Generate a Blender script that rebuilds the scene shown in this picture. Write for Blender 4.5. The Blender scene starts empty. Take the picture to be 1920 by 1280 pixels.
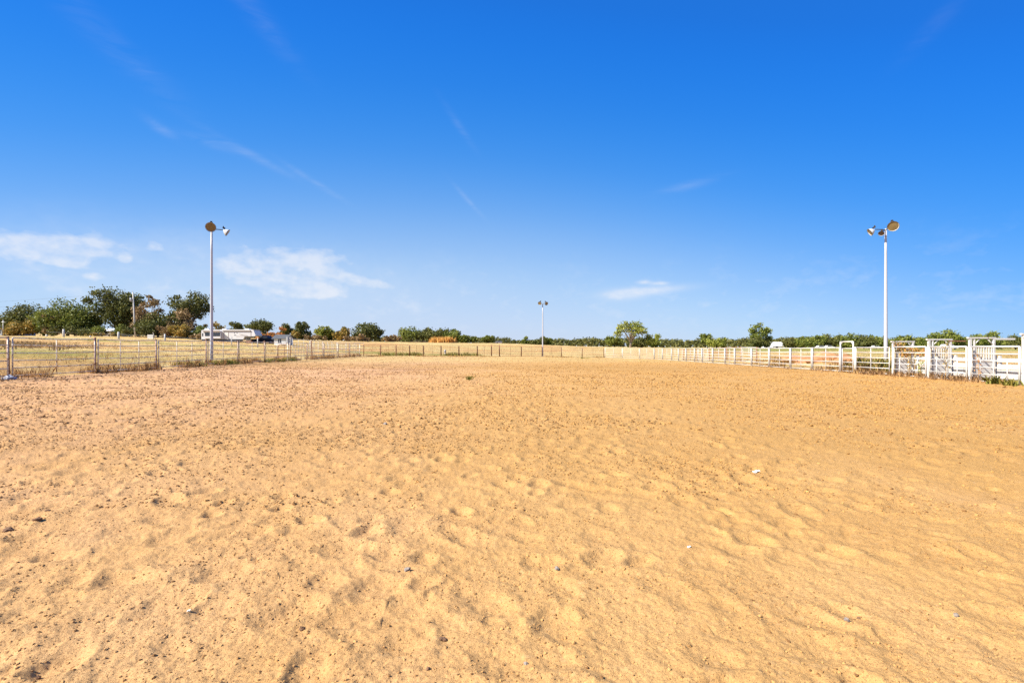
import bpy, math, random
import numpy as np
from mathutils import Vector, Matrix

# ------------------------------------------------------------------ camera, sky, sun, exposure
sc = bpy.context.scene
COL = sc.collection
F, CX, HY, CZ = 907.0, 960.0, 655.0, 1.62      # focal in photo pixels, centre column, horizon row, lens height

cam = bpy.data.objects.new('camera', bpy.data.cameras.new('camera'))
COL.objects.link(cam)
cam.data.sensor_width = 36.0
cam.data.lens = 17.0
cam.data.shift_y = 15.0 / 1920.0
cam.data.clip_start = 0.05
cam.data.clip_end = 20000
cam.location = (0, 0, CZ)
cam.rotation_euler = (math.radians(90), 0, 0)
sc.camera = cam

SUN_EL, SUN_ROT = math.radians(41), math.radians(-114)
sd = Vector((math.sin(SUN_ROT) * math.cos(SUN_EL), math.cos(SUN_ROT) * math.cos(SUN_EL), math.sin(SUN_EL)))
sun = bpy.data.objects.new('sun', bpy.data.lights.new('sun', 'SUN'))
COL.objects.link(sun)
sun.data.energy = 5.0
sun.data.angle = math.radians(0.53)
sun.data.color = (1.0, 0.94, 0.84)
sun.rotation_euler = sd.to_track_quat('Z', 'Y').to_euler()

sc.view_settings.view_transform = 'Standard'
sc.view_settings.look = 'None'
sc.view_settings.gamma = 1.0
sc.view_settings.exposure = 1.05
sc.view_settings.use_curve_mapping = False
sc.cycles.use_denoising = False
sc.cycles.max_bounces = 6
sc.cycles.transparent_max_bounces = 8


def new_nt(owner):
    owner.use_nodes = True
    nt = owner.node_tree
    nt.nodes.clear()
    return nt


def build_world():
    w = bpy.data.worlds.new('World')
    sc.world = w
    nt = new_nt(w)
    N, L = nt.nodes, nt.links
    out = N.new('ShaderNodeOutputWorld')
    bg = N.new('ShaderNodeBackground')
    bg.inputs[1].default_value = 0.0895
    L.new(bg.outputs[0], out.inputs[0])
    sky = N.new('ShaderNodeTexSky')
    sky.sky_type = 'NISHITA'
    sky.sun_disc = False
    sky.sun_elevation = SUN_EL
    sky.sun_rotation = SUN_ROT
    sky.air_density, sky.dust_density, sky.ozone_density = 1.0, 0.3, 1.0

    def sock(v, s):
        if isinstance(v, (int, float)):
            s.default_value = v
        else:
            L.new(v, s)

    def m(op, a, b=0.0, c=None, clamp=False):
        n = N.new('ShaderNodeMath')
        n.operation = op
        n.use_clamp = clamp
        sock(a, n.inputs[0])
        sock(b, n.inputs[1])
        if c is not None:
            sock(c, n.inputs[2])
        return n.outputs[0]

    geo = N.new('ShaderNodeTexCoord')
    nrm = N.new('ShaderNodeVectorMath')
    nrm.operation = 'NORMALIZE'
    L.new(geo.outputs['Generated'], nrm.inputs[0])
    sep = N.new('ShaderNodeSeparateXYZ')
    L.new(nrm.outputs[0], sep.inputs[0])
    az = m('MULTIPLY', m('ARCTAN2', sep.outputs[0], sep.outputs[1]), 57.29578)
    el = m('MULTIPLY', m('ARCSINE', sep.outputs[2]), 57.29578)

    # deep blue of a very clear, dry afternoon: the physical sky, its contrast softened, times a colour by elevation
    gam = N.new('ShaderNodeGamma')
    gam.inputs[1].default_value = 0.2
    L.new(sky.outputs[0], gam.inputs[0])
    ramp = N.new('ShaderNodeValToRGB')
    ramp.color_ramp.interpolation = 'B_SPLINE'
    cr = ramp.color_ramp
    K = 4.0
    stops = [(-4, (2.19, 2.58, 3.45)), (1.5, (2.29, 2.66, 3.51)), (7, (1.84, 2.56, 3.55)), (11, (1.40, 2.26, 3.58)),
             (16, (0.72, 1.78, 3.58)), (21.4, (0.29, 1.40, 3.58)), (28, (0.125, 1.11, 3.50)), (36, (0.06, 0.89, 3.42)),
             (60, (0.14, 0.64, 2.1)), (90, (0.20, 0.58, 1.6))]
    while len(cr.elements) < len(stops):
        cr.elements.new(0.5)
    for e, (deg, c) in zip(cr.elements, stops):
        e.position = (deg + 5) / 100.0
        e.color = (c[0] / K, c[1] / K, c[2] / K, 1)
    # the sky deepens away from the sun's bearing
    sx = m('MULTIPLY', m('SINE', m('DIVIDE', az, 57.29578)), 1.414)
    deep = m('MINIMUM', m('ADD', m('MULTIPLY', m('MULTIPLY', sx, sx), 6.5), m('MULTIPLY', sx, 3.5)), 11.0)
    L.new(m('DIVIDE', m('ADD', m('ADD', el, deep), 5.0), 100.0), ramp.inputs[0])
    mul = N.new('ShaderNodeMix')
    mul.data_type = 'RGBA'
    mul.blend_type = 'MULTIPLY'
    mul.inputs[0].default_value = 1
    L.new(gam.outputs[0], mul.inputs[6])
    L.new(ramp.outputs[0], mul.inputs[7])
    sca = N.new('ShaderNodeVectorMath')
    sca.operation = 'SCALE'
    L.new(mul.outputs[2], sca.inputs[0])
    sca.inputs[3].default_value = K

    dot = N.new('ShaderNodeVectorMath')
    dot.operation = 'DOT_PRODUCT'
    L.new(nrm.outputs[0], dot.inputs[0])
    dot.inputs[1].default_value = tuple(sd)
    au = N.new('ShaderNodeMapRange')
    au.interpolation_type = 'SMOOTHSTEP'
    au.inputs['From Min'].default_value = 0.58
    au.inputs['From Max'].default_value = 0.97
    L.new(dot.outputs['Value'], au.inputs['Value'])
    amix = N.new('ShaderNodeMix')
    amix.data_type = 'RGBA'
    L.new(au.outputs[0], amix.inputs[0])
    L.new(sca.outputs[0], amix.inputs[6])
    L.new(sky.outputs[0], amix.inputs[7])
    base_sky = amix.outputs[2]

    # clouds, placed by compass bearing and elevation in degrees
    def noise(sx, sy, scale, detail, rough=0.55, dist=0.0):
        cmb = N.new('ShaderNodeCombineXYZ')
        L.new(m('MULTIPLY', az, sx), cmb.inputs[0])
        L.new(m('MULTIPLY', el, sy), cmb.inputs[1])
        n = N.new('ShaderNodeTexNoise')
        n.inputs['Scale'].default_value = scale
        n.inputs['Detail'].default_value = detail
        n.inputs['Roughness'].default_value = rough
        n.inputs['Distortion'].default_value = dist
        L.new(cmb.outputs[0], n.inputs['Vector'])
        return n.outputs[0]

    def blob(px, py, rx, ry, tilt=0.0):
        a0 = math.degrees(math.atan2(px - CX, F))
        e0 = math.degrees(math.atan2(HY - py, math.hypot(F, px - CX)))
        cs = math.cos(math.radians(a0))
        rx_, ry_ = math.degrees(rx / F) * cs * cs, math.degrees(ry / F) * cs
        t = math.radians(tilt)
        u, v = m('SUBTRACT', az, a0), m('SUBTRACT', el, e0)
        p = m('ADD', m('MULTIPLY', u, math.cos(t) / rx_), m('MULTIPLY', v, math.sin(t) / rx_))
        q = m('ADD', m('MULTIPLY', u, -math.sin(t) / ry_), m('MULTIPLY', v, math.cos(t) / ry_))
        r2 = m('ADD', m('MULTIPLY', p, p), m('MULTIPLY', q, q))
        return m('EXPONENT', m('MULTIPLY', r2, -1.0))

    def total(bl):
        t = bl[0]
        for b in bl[1:]:
            t = m('ADD', t, b)
        return t

    puff = noise(1, 1.7, 0.20, 6, 0.55, 0.25)
    fine = noise(1, 1.7, 0.75, 5, 0.52, 0.2)
    tex = m('ADD', m('MULTIPLY', puff, 0.62), m('MULTIPLY', fine, 0.38))
    mass = total([blob(560, 482, 150, 27, -3), blob(450, 500, 70, 24), blob(520, 530, 110, 26), blob(600, 548, 90, 20), blob(690, 528, 90, 11, -9),
                  blob(15, 458, 90, 38), blob(185, 458, 90, 30), blob(110, 470, 80, 26), blob(292, 462, 22, 13), blob(130, 492, 34, 11), blob(180, 520, 40, 14), blob(235, 487, 16, 9), blob(90, 484, 14, 9)])
    mass = m('MINIMUM', mass, 1.15)
    dens = m('ADD', m('MULTIPLY', mass, 0.42), tex)
    dens = m('MULTIPLY', m('SUBTRACT', dens, 0.74), 3.6, clamp=True)
    dens = m('MULTIPLY', dens, m('MINIMUM', m('MULTIPLY', mass, 2.6), 1.0))
    veil = m('MINIMUM', total([blob(560, 535, 280, 62), blob(130, 500, 260, 66), blob(380, 500, 160, 50)]), 1.0)
    dens = m('MAXIMUM', dens, m('MULTIPLY', m('MULTIPLY', veil, m('SUBTRACT', tex, 0.15)), 0.85))
    streak = noise(0.5, 2.2, 0.28, 7, 0.65, 1.2)
    small = total([blob(1225, 544, 66, 7, 3), blob(1170, 552, 40, 10), blob(1208, 529, 13, 3.5), blob(1236, 531, 16, 3)])
    small = m('MULTIPLY', m('MINIMUM', small, 1.0), m('MULTIPLY', tex, 1.3), clamp=True)
    wisp = total([blob(470, 290, 80, 7, -20), blob(395, 266, 50, 8, -8), blob(590, 342, 55, 5, -26), blob(878, 376, 34, 4, -45),
                  m('MULTIPLY', blob(490, 40, 80, 16, -38), 0.45), blob(1290, 348, 50, 7, 8), m('MULTIPLY', blob(1760, 40, 80, 14, 36), 0.2), blob(300, 240, 30, 8, -25), m('MULTIPLY', blob(220, 90, 150, 22, -32), 0.4), m('MULTIPLY', blob(860, 235, 40, 6, -50), 0.5)])
    wisp = m('MULTIPLY', m('MINIMUM', wisp, 1.0), m('MULTIPLY', m('SUBTRACT', streak, 0.30), 0.75), clamp=True)
    # thin scattered low cloud all round the horizon
    band = m('EXPONENT', m('MULTIPLY', m('POWER', m('DIVIDE', m('SUBTRACT', el, 5.0), 4.0), 2.0), -1.0))
    low = m('MULTIPLY', m('MULTIPLY', m('SUBTRACT', tex, 0.52), 4.0, clamp=True), band)
    cov = m('ADD', m('MULTIPLY', dens, 0.64), m('ADD', m('MULTIPLY', small, 0.75), m('ADD', m('MULTIPLY', wisp, 0.5), m('MULTIPLY', low, 0.30))), clamp=True)
    mix = N.new('ShaderNodeMix')
    mix.data_type = 'RGBA'
    L.new(cov, mix.inputs[0])
    L.new(base_sky, mix.inputs[6])
    mix.inputs[7].default_value = (4.7, 4.85, 5.2, 1)
    L.new(mix.outputs[2], bg.inputs[0])


build_world()

# ------------------------------------------------------------------ helpers
rnd = random.Random(7)
rng = np.random.default_rng(11)


def smooth(a, b, x):
    t = np.clip((x - a) / (b - a), 0, 1)
    return t * t * (3 - 2 * t)


def hash2(ix, iy, s):
    n = (ix.astype(np.int64) * 374761393 + iy.astype(np.int64) * 668265263 + s * 974634721) & 0xffffffff
    n = ((n ^ (n >> 13)) * 1274126177) & 0xffffffff
    n = ((n ^ (n >> 15)) * 2246822519) & 0xffffffff
    return ((n ^ (n >> 16)) & 0xffffff) / float(0x1000000)


def vnoise(x, y, s):
    ix, iy = np.floor(x), np.floor(y)
    fx, fy = x - ix, y - iy
    fx = fx * fx * fx * (fx * (fx * 6 - 15) + 10)
    fy = fy * fy * fy * (fy * (fy * 6 - 15) + 10)
    a, b = hash2(ix, iy, s), hash2(ix + 1, iy, s)
    c, d = hash2(ix, iy + 1, s), hash2(ix + 1, iy + 1, s)
    return (a + (b - a) * fx) * (1 - fy) + (c + (d - c) * fx) * fy - 0.5


def fbm(x, y, s, o=3):
    t, a = 0, 1.0
    for k in range(o):
        t = t + a * vnoise(x * 2 ** k + 17.3 * k, y * 2 ** k - 9.1 * k, s + k)
        a *= 0.5
    return t


# terrain: a smooth surface through levelled points
CP = np.array([
    (-22, 0, .30), (-22, 21, .33), (-22, 30, .36), (-22, 45, .45), (-22, 70, .62), (-18, 74, .59), (0, 80, .40), (6, 84, .36), (16.4, 86, .14),
    (23, 0, 0), (23, 22, 0), (23, 40, 0), (23, 60, .02), (22, 80, .05), (0, 0, .12), (0, 20, .14), (0, 40, .19), (0, 60, .28), (-10, 30, .22), (10, 30, .07), (0, -30, .1),
    (-30, 36, 1.0), (-40, 40, 1.5), (-56, 96, 3.1), (-47, 95, 2.6), (-44, 98, 2.5), (-36, 98, 2.2), (-80, 60, 3.2), (-108, 105, 4.5), (-75, 110, 4.45), (-62, 106, 3.7), (-60, 30, 2.0),
    (-55, 140, 4.2), (-40, 140, 3.9), (-30, 110, 2.3), (-35, 190, 4.1), (-20, 190, 4.1), (0, 190, 3.9), (16, 200, 2.9), (-10, 110, 1.3), (5, 110, .95), (20, 110, .7),
    (45, 170, 2.3), (60, 200, 2.2), (130, 250, 2.2), (200, 250, 1.9), (60, 60, .5), (40, 100, .8), (40, 30, .5), (80, 80, 1.0), (120, 120, 1.4), (150, 150, 1.6),
    (-300, 300, 12), (-100, 300, 7), (0, 420, 4.8), (150, 420, 3.8), (300, 420, 3.0), (-200, 60, 6), (-200, -100, 5), (200, -100, .5), (200, 60, 1.2), (0, -200, .5),
    (-600, 700, 16), (0, 800, 8), (600, 700, 5), (-700, -300, 8), (700, -300, 2), (0, -800, 1)], float)


def _tps_phi(r2):
    return 0.5 * r2 * np.log(np.maximum(r2, 1e-9))


def _fit():
    P = CP[:, :2] / 100.0
    n = len(P)
    d2 = ((P[:, None] - P[None]) ** 2).sum(-1)
    A = np.zeros((n + 3, n + 3))
    A[:n, :n] = _tps_phi(d2) + np.eye(n) * 0.002
    A[:n, n] = 1
    A[:n, n + 1:] = P
    A[n, :n] = 1
    A[n + 1:, :n] = P.T
    return P, np.linalg.solve(A, np.concatenate([CP[:, 2], np.zeros(3)]))


_P, _W = _fit()
ARENA = [(-22.0, -40), (-22.0, 70), (-18, 74), (0, 81), (6, 84), (16.4, 86), (21.5, 82), (23, 76), (23.0, -40)]


def base_h(x, y):
    x = np.asarray(x, float)
    y = np.asarray(y, float)
    r = np.sqrt(x * x + y * y)
    k = np.where(r > 800, 800 / np.maximum(r, 1), 1.0)
    X, Y = x * k / 100, y * k / 100
    z = _W[-3] + _W[-2] * X + _W[-1] * Y
    for (px, py), w in zip(_P, _W[:-3]):
        z = z + w * _tps_phi((X - px) ** 2 + (Y - py) ** 2)
    return z


def arena_sd(x, y):
    """signed distance to the arena outline, negative inside"""
    x = np.asarray(x, float)
    y = np.asarray(y, float)
    d = np.full(np.broadcast(x, y).shape, 1e9)
    ins = np.zeros(d.shape, bool)
    n = len(ARENA)
    for i in range(n):
        (x0, y0), (x1, y1) = ARENA[i], ARENA[(i + 1) % n]
        dx, dy = x1 - x0, y1 - y0
        t = np.clip(((x - x0) * dx + (y - y0) * dy) / (dx * dx + dy * dy), 0, 1)
        d = np.minimum(d, np.hypot(x - x0 - t * dx, y - y0 - t * dy))
        cond = (y0 > y) != (y1 > y)
        ins ^= cond & (x < (x1 - x0) * (y - y0) / (y1 - y0 if y1 != y0 else 1e-9) + x0)
    return np.where(ins, -d, d)


def ground_h(x, y):
    """terrain with the low bank outside the rails, without the hoof marks"""
    s = arena_sd(x, y)
    y_ = np.asarray(y, float)
    amt = np.where(np.asarray(x) < 0, 0.34, 0.46) * (1 - smooth(48, 72, y_))
    return base_h(x, y) + amt * smooth(0.5, 3.2, s) * (1 - smooth(8, 30, s))


def gz(x, y):
    return float(ground_h(np.array([x]), np.array([y]))[0])


def at(px, d):
    """ground point on the bearing of photo column px at depth d"""
    x = (px - CX) / F * d
    return Vector((x, d, gz(x, d)))


def zat(py, d):
    return CZ + (HY - py) / F * d


def tag(o, label=None, cat=None, group=None, kind=None):
    if label:
        o['label'] = label
    if cat:
        o['category'] = cat
    if group:
        o['group'] = group
    if kind:
        o['kind'] = kind
    return o


class MB:
    """collects simple solids in world space and links them as one mesh object"""

    def __init__(self):
        self.v, self.f, self.sm = [], [], []

    def add(self, verts, faces, smooth_=False):
        b = len(self.v)
        self.v += [tuple(p) for p in verts]
        self.f += [tuple(b + i for i in f) for f in faces]
        self.sm += [smooth_] * len(faces)
        return self

    def tube(self, pts, rad, seg=8, caps=True):
        pts = [Vector(p) for p in pts]
        if not isinstance(rad, (list, tuple)):
            rad = [rad] * len(pts)
        rings = []
        ref = None
        for i, p in enumerate(pts):
            t = (pts[min(i + 1, len(pts) - 1)] - pts[max(i - 1, 0)]).normalized()
            if ref is None:
                ref = t.orthogonal().normalized()
            else:
                ref = (ref - t * ref.dot(t)).normalized()
            b = t.cross(ref)
            rings.append([p + (ref * math.cos(2 * math.pi * k / seg) + b * math.sin(2 * math.pi * k / seg)) * rad[i] for k in range(seg)])
        vs = [q for r in rings for q in r]
        fs = []
        for i in range(len(rings) - 1):
            for k in range(seg):
                a, c = i * seg + k, i * seg + (k + 1) % seg
                fs.append((a, c, c + seg, a + seg))
        self.add(vs, fs, True)
        if caps:
            b = len(self.v) - len(vs)
            self.f.append(tuple(b + k for k in reversed(range(seg))))
            self.f.append(tuple(b + len(vs) - seg + k for k in range(seg)))
            self.sm += [False, False]
        return self

    def box(self, c, s, rz=0.0, mat=None):
        M = mat or Matrix.Rotation(rz, 3, 'Z')
        c = Vector(c)
        vs = [c + M @ Vector((sx * s[0] / 2, sy * s[1] / 2, sz * s[2] / 2)) for sx in (-1, 1) for sy in (-1, 1) for sz in (-1, 1)]
        return self.add(vs, [(0, 1, 3, 2), (4, 6, 7, 5), (0, 4, 5, 1), (2, 3, 7, 6), (0, 2, 6, 4), (1, 5, 7, 3)])

    def prism(self, prof, p0, ax, ay, depth):
        """polygon prof (u, v) swept along depth; ax = u axis, ay = depth axis, v is up"""
        p0, ax, ay = Vector(p0), Vector(ax), Vector(ay)
        n = len(prof)
        up = Vector((0, 0, 1))
        vs = [p0 + ax * u + up * v for u, v in prof] + [p0 + ax * u + up * v + ay * depth for u, v in prof]
        fs = [tuple(range(n)), tuple(reversed(range(n, 2 * n)))]
        fs += [(i, i + n, (i + 1) % n + n, (i + 1) % n) for i in range(n)]
        return self.add(vs, fs)

    def lathe(self, prof, origin, axis, seg=20):
        """prof = (distance along axis, radius)"""
        axis = Vector(axis).normalized()
        u = axis.orthogonal().normalized()
        w = axis.cross(u)
        o = Vector(origin)
        vs = [o + axis * a + (u * math.cos(2 * math.pi * k / seg) + w * math.sin(2 * math.pi * k / seg)) * r for a, r in prof for k in range(seg)]
        fs = [(i * seg + k, i * seg + (k + 1) % seg, (i + 1) * seg + (k + 1) % seg, (i + 1) * seg + k) for i in range(len(prof) - 1) for k in range(seg)]
        return self.add(vs, fs, True)

    def build(self, name, mat, parent=None, origin=None):
        o = Vector((0, 0, 0))
        if parent is not None:
            o = Vector(parent.get('_o', (0, 0, 0)))
        elif origin is not None:
            o = Vector(origin)
        me = bpy.data.meshes.new(name)
        me.from_pydata([tuple(Vector(p) - o) for p in self.v], [], self.f)
        me.polygons.foreach_set('use_smooth', self.sm)
        me.update()
        me.materials.append(mat)
        ob = bpy.data.objects.new(name, me)
        COL.objects.link(ob)
        ob['_o'] = tuple(o)
        if parent is not None:
            ob.parent = parent
        elif origin is not None:
            ob.location = o
        return ob


def thing(name, loc, label, cat, group=None):
    o = bpy.data.objects.new(name, None)
    o.empty_display_size = 0.3
    COL.objects.link(o)
    o.location = loc
    o['_o'] = tuple(loc)
    return tag(o, label, cat, group)


def np_mesh(name, V, Fc, mat, smooth_=False):
    me = bpy.data.meshes.new(name)
    V = np.asarray(V, np.float32)
    Fc = np.asarray(Fc, np.int32)
    me.vertices.add(len(V))
    me.vertices.foreach_set('co', V.ravel())
    k = Fc.shape[1]
    me.loops.add(Fc.size)
    me.loops.foreach_set('vertex_index', Fc.ravel())
    me.polygons.add(len(Fc))
    me.polygons.foreach_set('loop_start', np.arange(0, Fc.size, k, dtype=np.int32))
    if smooth_:
        me.polygons.foreach_set('use_smooth', np.ones(len(Fc), bool))
    me.update(calc_edges=True)
    me.materials.append(mat)
    return me


# ------------------------------------------------------------------ materials
class Mat:
    def __init__(self, name, rough=0.8, spec=0.2):
        self.m = bpy.data.materials.new(name)
        self.nt = new_nt(self.m)
        self.N, self.L = self.nt.nodes, self.nt.links
        self.out = self.N.new('ShaderNodeOutputMaterial')
        self.b = self.N.new('ShaderNodeBsdfPrincipled')
        self.b.inputs['Roughness'].default_value = rough
        self.b.inputs['Specular IOR Level'].default_value = spec
        self.L.new(self.b.outputs[0], self.out.inputs[0])
        self.geo = self.N.new('ShaderNodeNewGeometry')
        self.pos = self.geo.outputs['Position']

    def noise(self, scale, detail=4, rough=0.55, vec=None, dist=0.0):
        n = self.N.new('ShaderNodeTexNoise')
        n.inputs['Scale'].default_value = scale
        n.inputs['Detail'].default_value = detail
        n.inputs['Roughness'].default_value = rough
        n.inputs['Distortion'].default_value = dist
        self.L.new(vec or self.pos, n.inputs['Vector'])
        return n.outputs[0]

    def stretch(self, sx, sy, sz):
        n = self.N.new('ShaderNodeVectorMath')
        n.operation = 'MULTIPLY'
        self.L.new(self.pos, n.inputs[0])
        n.inputs[1].default_value = (sx, sy, sz)
        return n.outputs[0]

    def ramp(self, fac, stops):
        r = self.N.new('ShaderNodeValToRGB')
        while len(r.color_ramp.elements) < len(stops):
            r.color_ramp.elements.new(0.5)
        for e, (p, c) in zip(r.color_ramp.elements, stops):
            e.position = p
            e.color = (c, c, c, 1) if isinstance(c, (int, float)) else (*c, 1)
        self.L.new(fac, r.inputs[0])
        return r.outputs[0]

    def mix(self, fac, a, b, mode='MIX'):
        n = self.N.new('ShaderNodeMix')
        n.data_type = 'RGBA'
        n.blend_type = mode
        for v, i in ((fac, 0), (a, 6), (b, 7)):
            if isinstance(v, (int, float)):
                n.inputs[i].default_value = v
            elif isinstance(v, tuple):
                n.inputs[i].default_value = (*v, 1)
            else:
                self.L.new(v, n.inputs[i])
        return n.outputs[2]

    def math(self, op, a, b=0.0, clamp=False):
        n = self.N.new('ShaderNodeMath')
        n.operation = op
        n.use_clamp = clamp
        for v, i in ((a, 0), (b, 1)):
            if isinstance(v, (int, float)):
                n.inputs[i].default_value = v
            else:
                self.L.new(v, n.inputs[i])
        return n.outputs[0]

    def attr(self, name):
        n = self.N.new('ShaderNodeAttribute')
        n.attribute_name = name
        return n.outputs['Fac']

    def bump(self, h, strength, dist, normal=None):
        n = self.N.new('ShaderNodeBump')
        n.inputs['Strength'].default_value = strength
        n.inputs['Distance'].default_value = dist
        self.L.new(h, n.inputs['Height'])
        if normal:
            self.L.new(normal, n.inputs['Normal'])
        return n.outputs[0]

    def col(self, c):
        if isinstance(c, tuple):
            self.b.inputs['Base Color'].default_value = (*c, 1)
        else:
            self.L.new(c, self.b.inputs['Base Color'])
        return self

    def nrm(self, n):
        self.L.new(n, self.b.inputs['Normal'])
        return self


def sand_colour(k):
    sep = k.N.new('ShaderNodeSeparateXYZ')
    k.L.new(k.pos, sep.inputs[0])
    big = k.noise(0.13, 4, 0.6)
    # tint of the light painted into the sand colour: pinker left, more golden right
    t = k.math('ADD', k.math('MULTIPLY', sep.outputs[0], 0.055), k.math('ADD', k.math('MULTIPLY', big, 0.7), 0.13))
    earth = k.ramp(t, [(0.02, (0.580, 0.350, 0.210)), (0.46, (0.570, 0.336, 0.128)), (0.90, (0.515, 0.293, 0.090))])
    pat = k.noise(1.1, 6, 0.62)
    c = k.mix(k.ramp(pat, [(0.35, 0.0), (0.7, 0.55)]), earth, (0.45, 0.245, 0.082))
    c = k.mix(k.ramp(k.noise(0.5, 5, 0.6, vec=k.stretch(1, 0.55, 1)), [(0.48, 0.0), (0.75, 0.5)]), c, (0.58, 0.36, 0.165))
    # a harrowed, slightly damper strip across the arena
    ydist = k.math('ADD', sep.outputs[1], k.math('MULTIPLY', k.noise(0.25, 3), 5.0))
    band = k.ramp(k.math('MULTIPLY', ydist, 1 / 90.0), [(0.06, 0.0), (0.11, 0.46), (0.23, 0.28), (0.38, 0.15), (0.47, 0.65), (0.56, 0.3), (0.66, 0.0)])
    c = k.mix(band, c, (0.38, 0.215, 0.066))
    pale = k.ramp(k.math('MULTIPLY', k.math('ADD', ydist, k.math('MULTIPLY', sep.outputs[0], -0.35)), 1 / 90.0), [(0.56, 0.0), (0.70, 0.75)])
    c = k.mix(pale, c, k.mix(k.noise(2.0, 5, 0.7), (0.46, 0.31, 0.115), (0.62, 0.46, 0.20)))
    return c


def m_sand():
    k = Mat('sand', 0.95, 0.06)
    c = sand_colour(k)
    g = k.noise(60, 5, 0.7)
    c = k.mix(k.ramp(g, [(0.3, 0.42), (0.55, 0.0)]), c, (0.22, 0.12, 0.055))
    c = k.mix(k.ramp(k.noise(105, 2, 0.5), [(0.33, 0.75), (0.42, 0.0)]), c, (0.20, 0.105, 0.045))
    g2 = k.noise(260, 2, 0.6)
    c = k.mix(k.ramp(g2, [(0.30, 0.5), (0.48, 0.0)]), c, (0.20, 0.11, 0.055))
    g3 = k.noise(19, 4, 0.65)
    c = k.mix(k.ramp(g3, [(0.55, 0.0), (0.72, 0.3)]), c, (0.58, 0.39, 0.20))
    k.col(c)
    n = k.bump(k.noise(34, 6, 0.72), 0.5, 0.024)
    n = k.bump(k.noise(150, 4, 0.7), 0.6, 0.007, n)
    k.nrm(n)
    return k.m


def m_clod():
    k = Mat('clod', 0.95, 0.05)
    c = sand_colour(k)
    oi = k.N.new('ShaderNodeObjectInfo')
    c = k.mix(k.ramp(oi.outputs['Random'], [(0.0, 0.08), (0.5, 0.32), (0.8, 0.65), (1.0, 0.95)]), c, (0.16, 0.08, 0.034))
    k.col(c)
    k.nrm(k.bump(k.noise(90, 4), 0.5, 0.01))
    return k.m


def m_pasture():
    k = Mat('pasture', 0.95, 0.05)
    flat = k.stretch(0.45, 1.0, 1.0)
    soil = k.mix(k.noise(0.8, 4), (0.42, 0.21, 0.085), (0.52, 0.32, 0.14))
    straw = k.ramp(k.noise(0.35, 6, 0.65, vec=flat), [(0.3, (0.40, 0.26, 0.09)), (0.5, (0.51, 0.37, 0.155)), (0.7, (0.57, 0.46, 0.23))])
    c = k.mix(k.ramp(k.noise(0.11, 5, 0.6, vec=flat), [(0.47, 0.0), (0.60, 0.8)]), straw, soil)
    green = k.mix(k.noise(2.5, 3), (0.10, 0.15, 0.025), (0.26, 0.28, 0.07))
    c = k.mix(k.ramp(k.math('ADD', k.attr('green'), k.math('MULTIPLY', k.noise(0.22, 5, 0.6, vec=flat), 0.66)), [(0.42, 0.0), (0.60, 0.85)]), c, green)
    c = k.mix(k.ramp(k.noise(7, 5, 0.75), [(0.32, 0.55), (0.52, 0.0)]), c, (0.20, 0.115, 0.04))
    k.col(c)
    n = k.bump(k.noise(3.0, 6, 0.75), 0.9, 0.18)
    n = k.bump(k.noise(22, 4, 0.7), 0.8, 0.04, n)
    k.nrm(n)
    return k.m


def m_pipe(name, paint, rust, amount, rough=0.45, dirt=(0.30, 0.24, 0.18)):
    """painted steel pipe: paint broken by rust; amount 0..1"""
    k = Mat(name, rough, 0.4)
    n = k.noise(5.5, 6, 0.7)
    c = k.mix(k.ramp(k.noise(1.7, 4), [(0.3, 0.0), (0.8, 0.45)]), paint, tuple(p * 0.72 + d * 0.28 for p, d in zip(paint, dirt)))
    p = 0.78 - 0.42 * amount
    c = k.mix(k.ramp(n, [(p - 0.03, 0.0), (p + 0.05, 1.0)]), c, rust)
    k.col(c)
    k.nrm(k.bump(k.noise(40, 4), 0.25, 0.004))
    return k.m


def m_plain(name, c, rough=0.6, var=0.18, scale=2.0, spec=0.3, metal=0.0, bump=0.2):
    k = Mat(name, rough, spec)
    d = tuple(x * (1 - var) for x in c)
    e = tuple(min(1, x * (1 + var * 0.6)) for x in c)
    k.col(k.ramp(k.noise(scale, 5, 0.65), [(0.3, d), (0.7, e)]))
    k.b.inputs['Metallic'].default_value = metal
    if bump:
        k.nrm(k.bump(k.noise(scale * 9, 4), bump, 0.01))
    return k.m


def m_leaf(name, cols, trans=0.25, gain=1.5):
    k = Mat(name, 0.6, 0.25)
    r = k.geo.outputs['Random Per Island']
    cols = [(c[0] * gain * 1.2, c[1] * gain, c[2] * gain * 0.85) for c in cols]
    oi = k.N.new('ShaderNodeObjectInfo')
    stops = [((i + 0.5) / len(cols), c) for i, c in enumerate(cols)]
    c = k.ramp(r, stops)
    lump = k.noise(0.35, 3)
    c = k.mix(k.ramp(lump, [(0.35, 0.0), (0.7, 0.45)]), c, tuple(x * 1.35 for x in cols[-1]))
    k.col(c)
    tr = k.N.new('ShaderNodeBsdfTranslucent')
    k.L.new(c, tr.inputs[0])
    mx = k.N.new('ShaderNodeMixShader')
    mx.inputs[0].default_value = trans
    k.L.new(k.b.outputs[0], mx.inputs[1])
    k.L.new(tr.outputs[0], mx.inputs[2])
    k.L.new(mx.outputs[0], k.out.inputs[0])
    return k.m


def m_bark(name, c):
    k = Mat(name, 0.9, 0.1)
    v = k.stretch(1, 1, 0.25)
    k.col(k.ramp(k.noise(6, 6, 0.7, vec=v), [(0.3, tuple(x * 0.5 for x in c)), (0.7, c)]))
    k.nrm(k.bump(k.noise(10, 5, 0.7, vec=v), 0.8, 0.05))
    return k.m


def m_glass(name, c):
    k = Mat(name, 0.08, 0.6)
    k.col(k.mix(k.noise(1.5, 2), c, tuple(x * 1.6 for x in c)))
    return k.m


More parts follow.
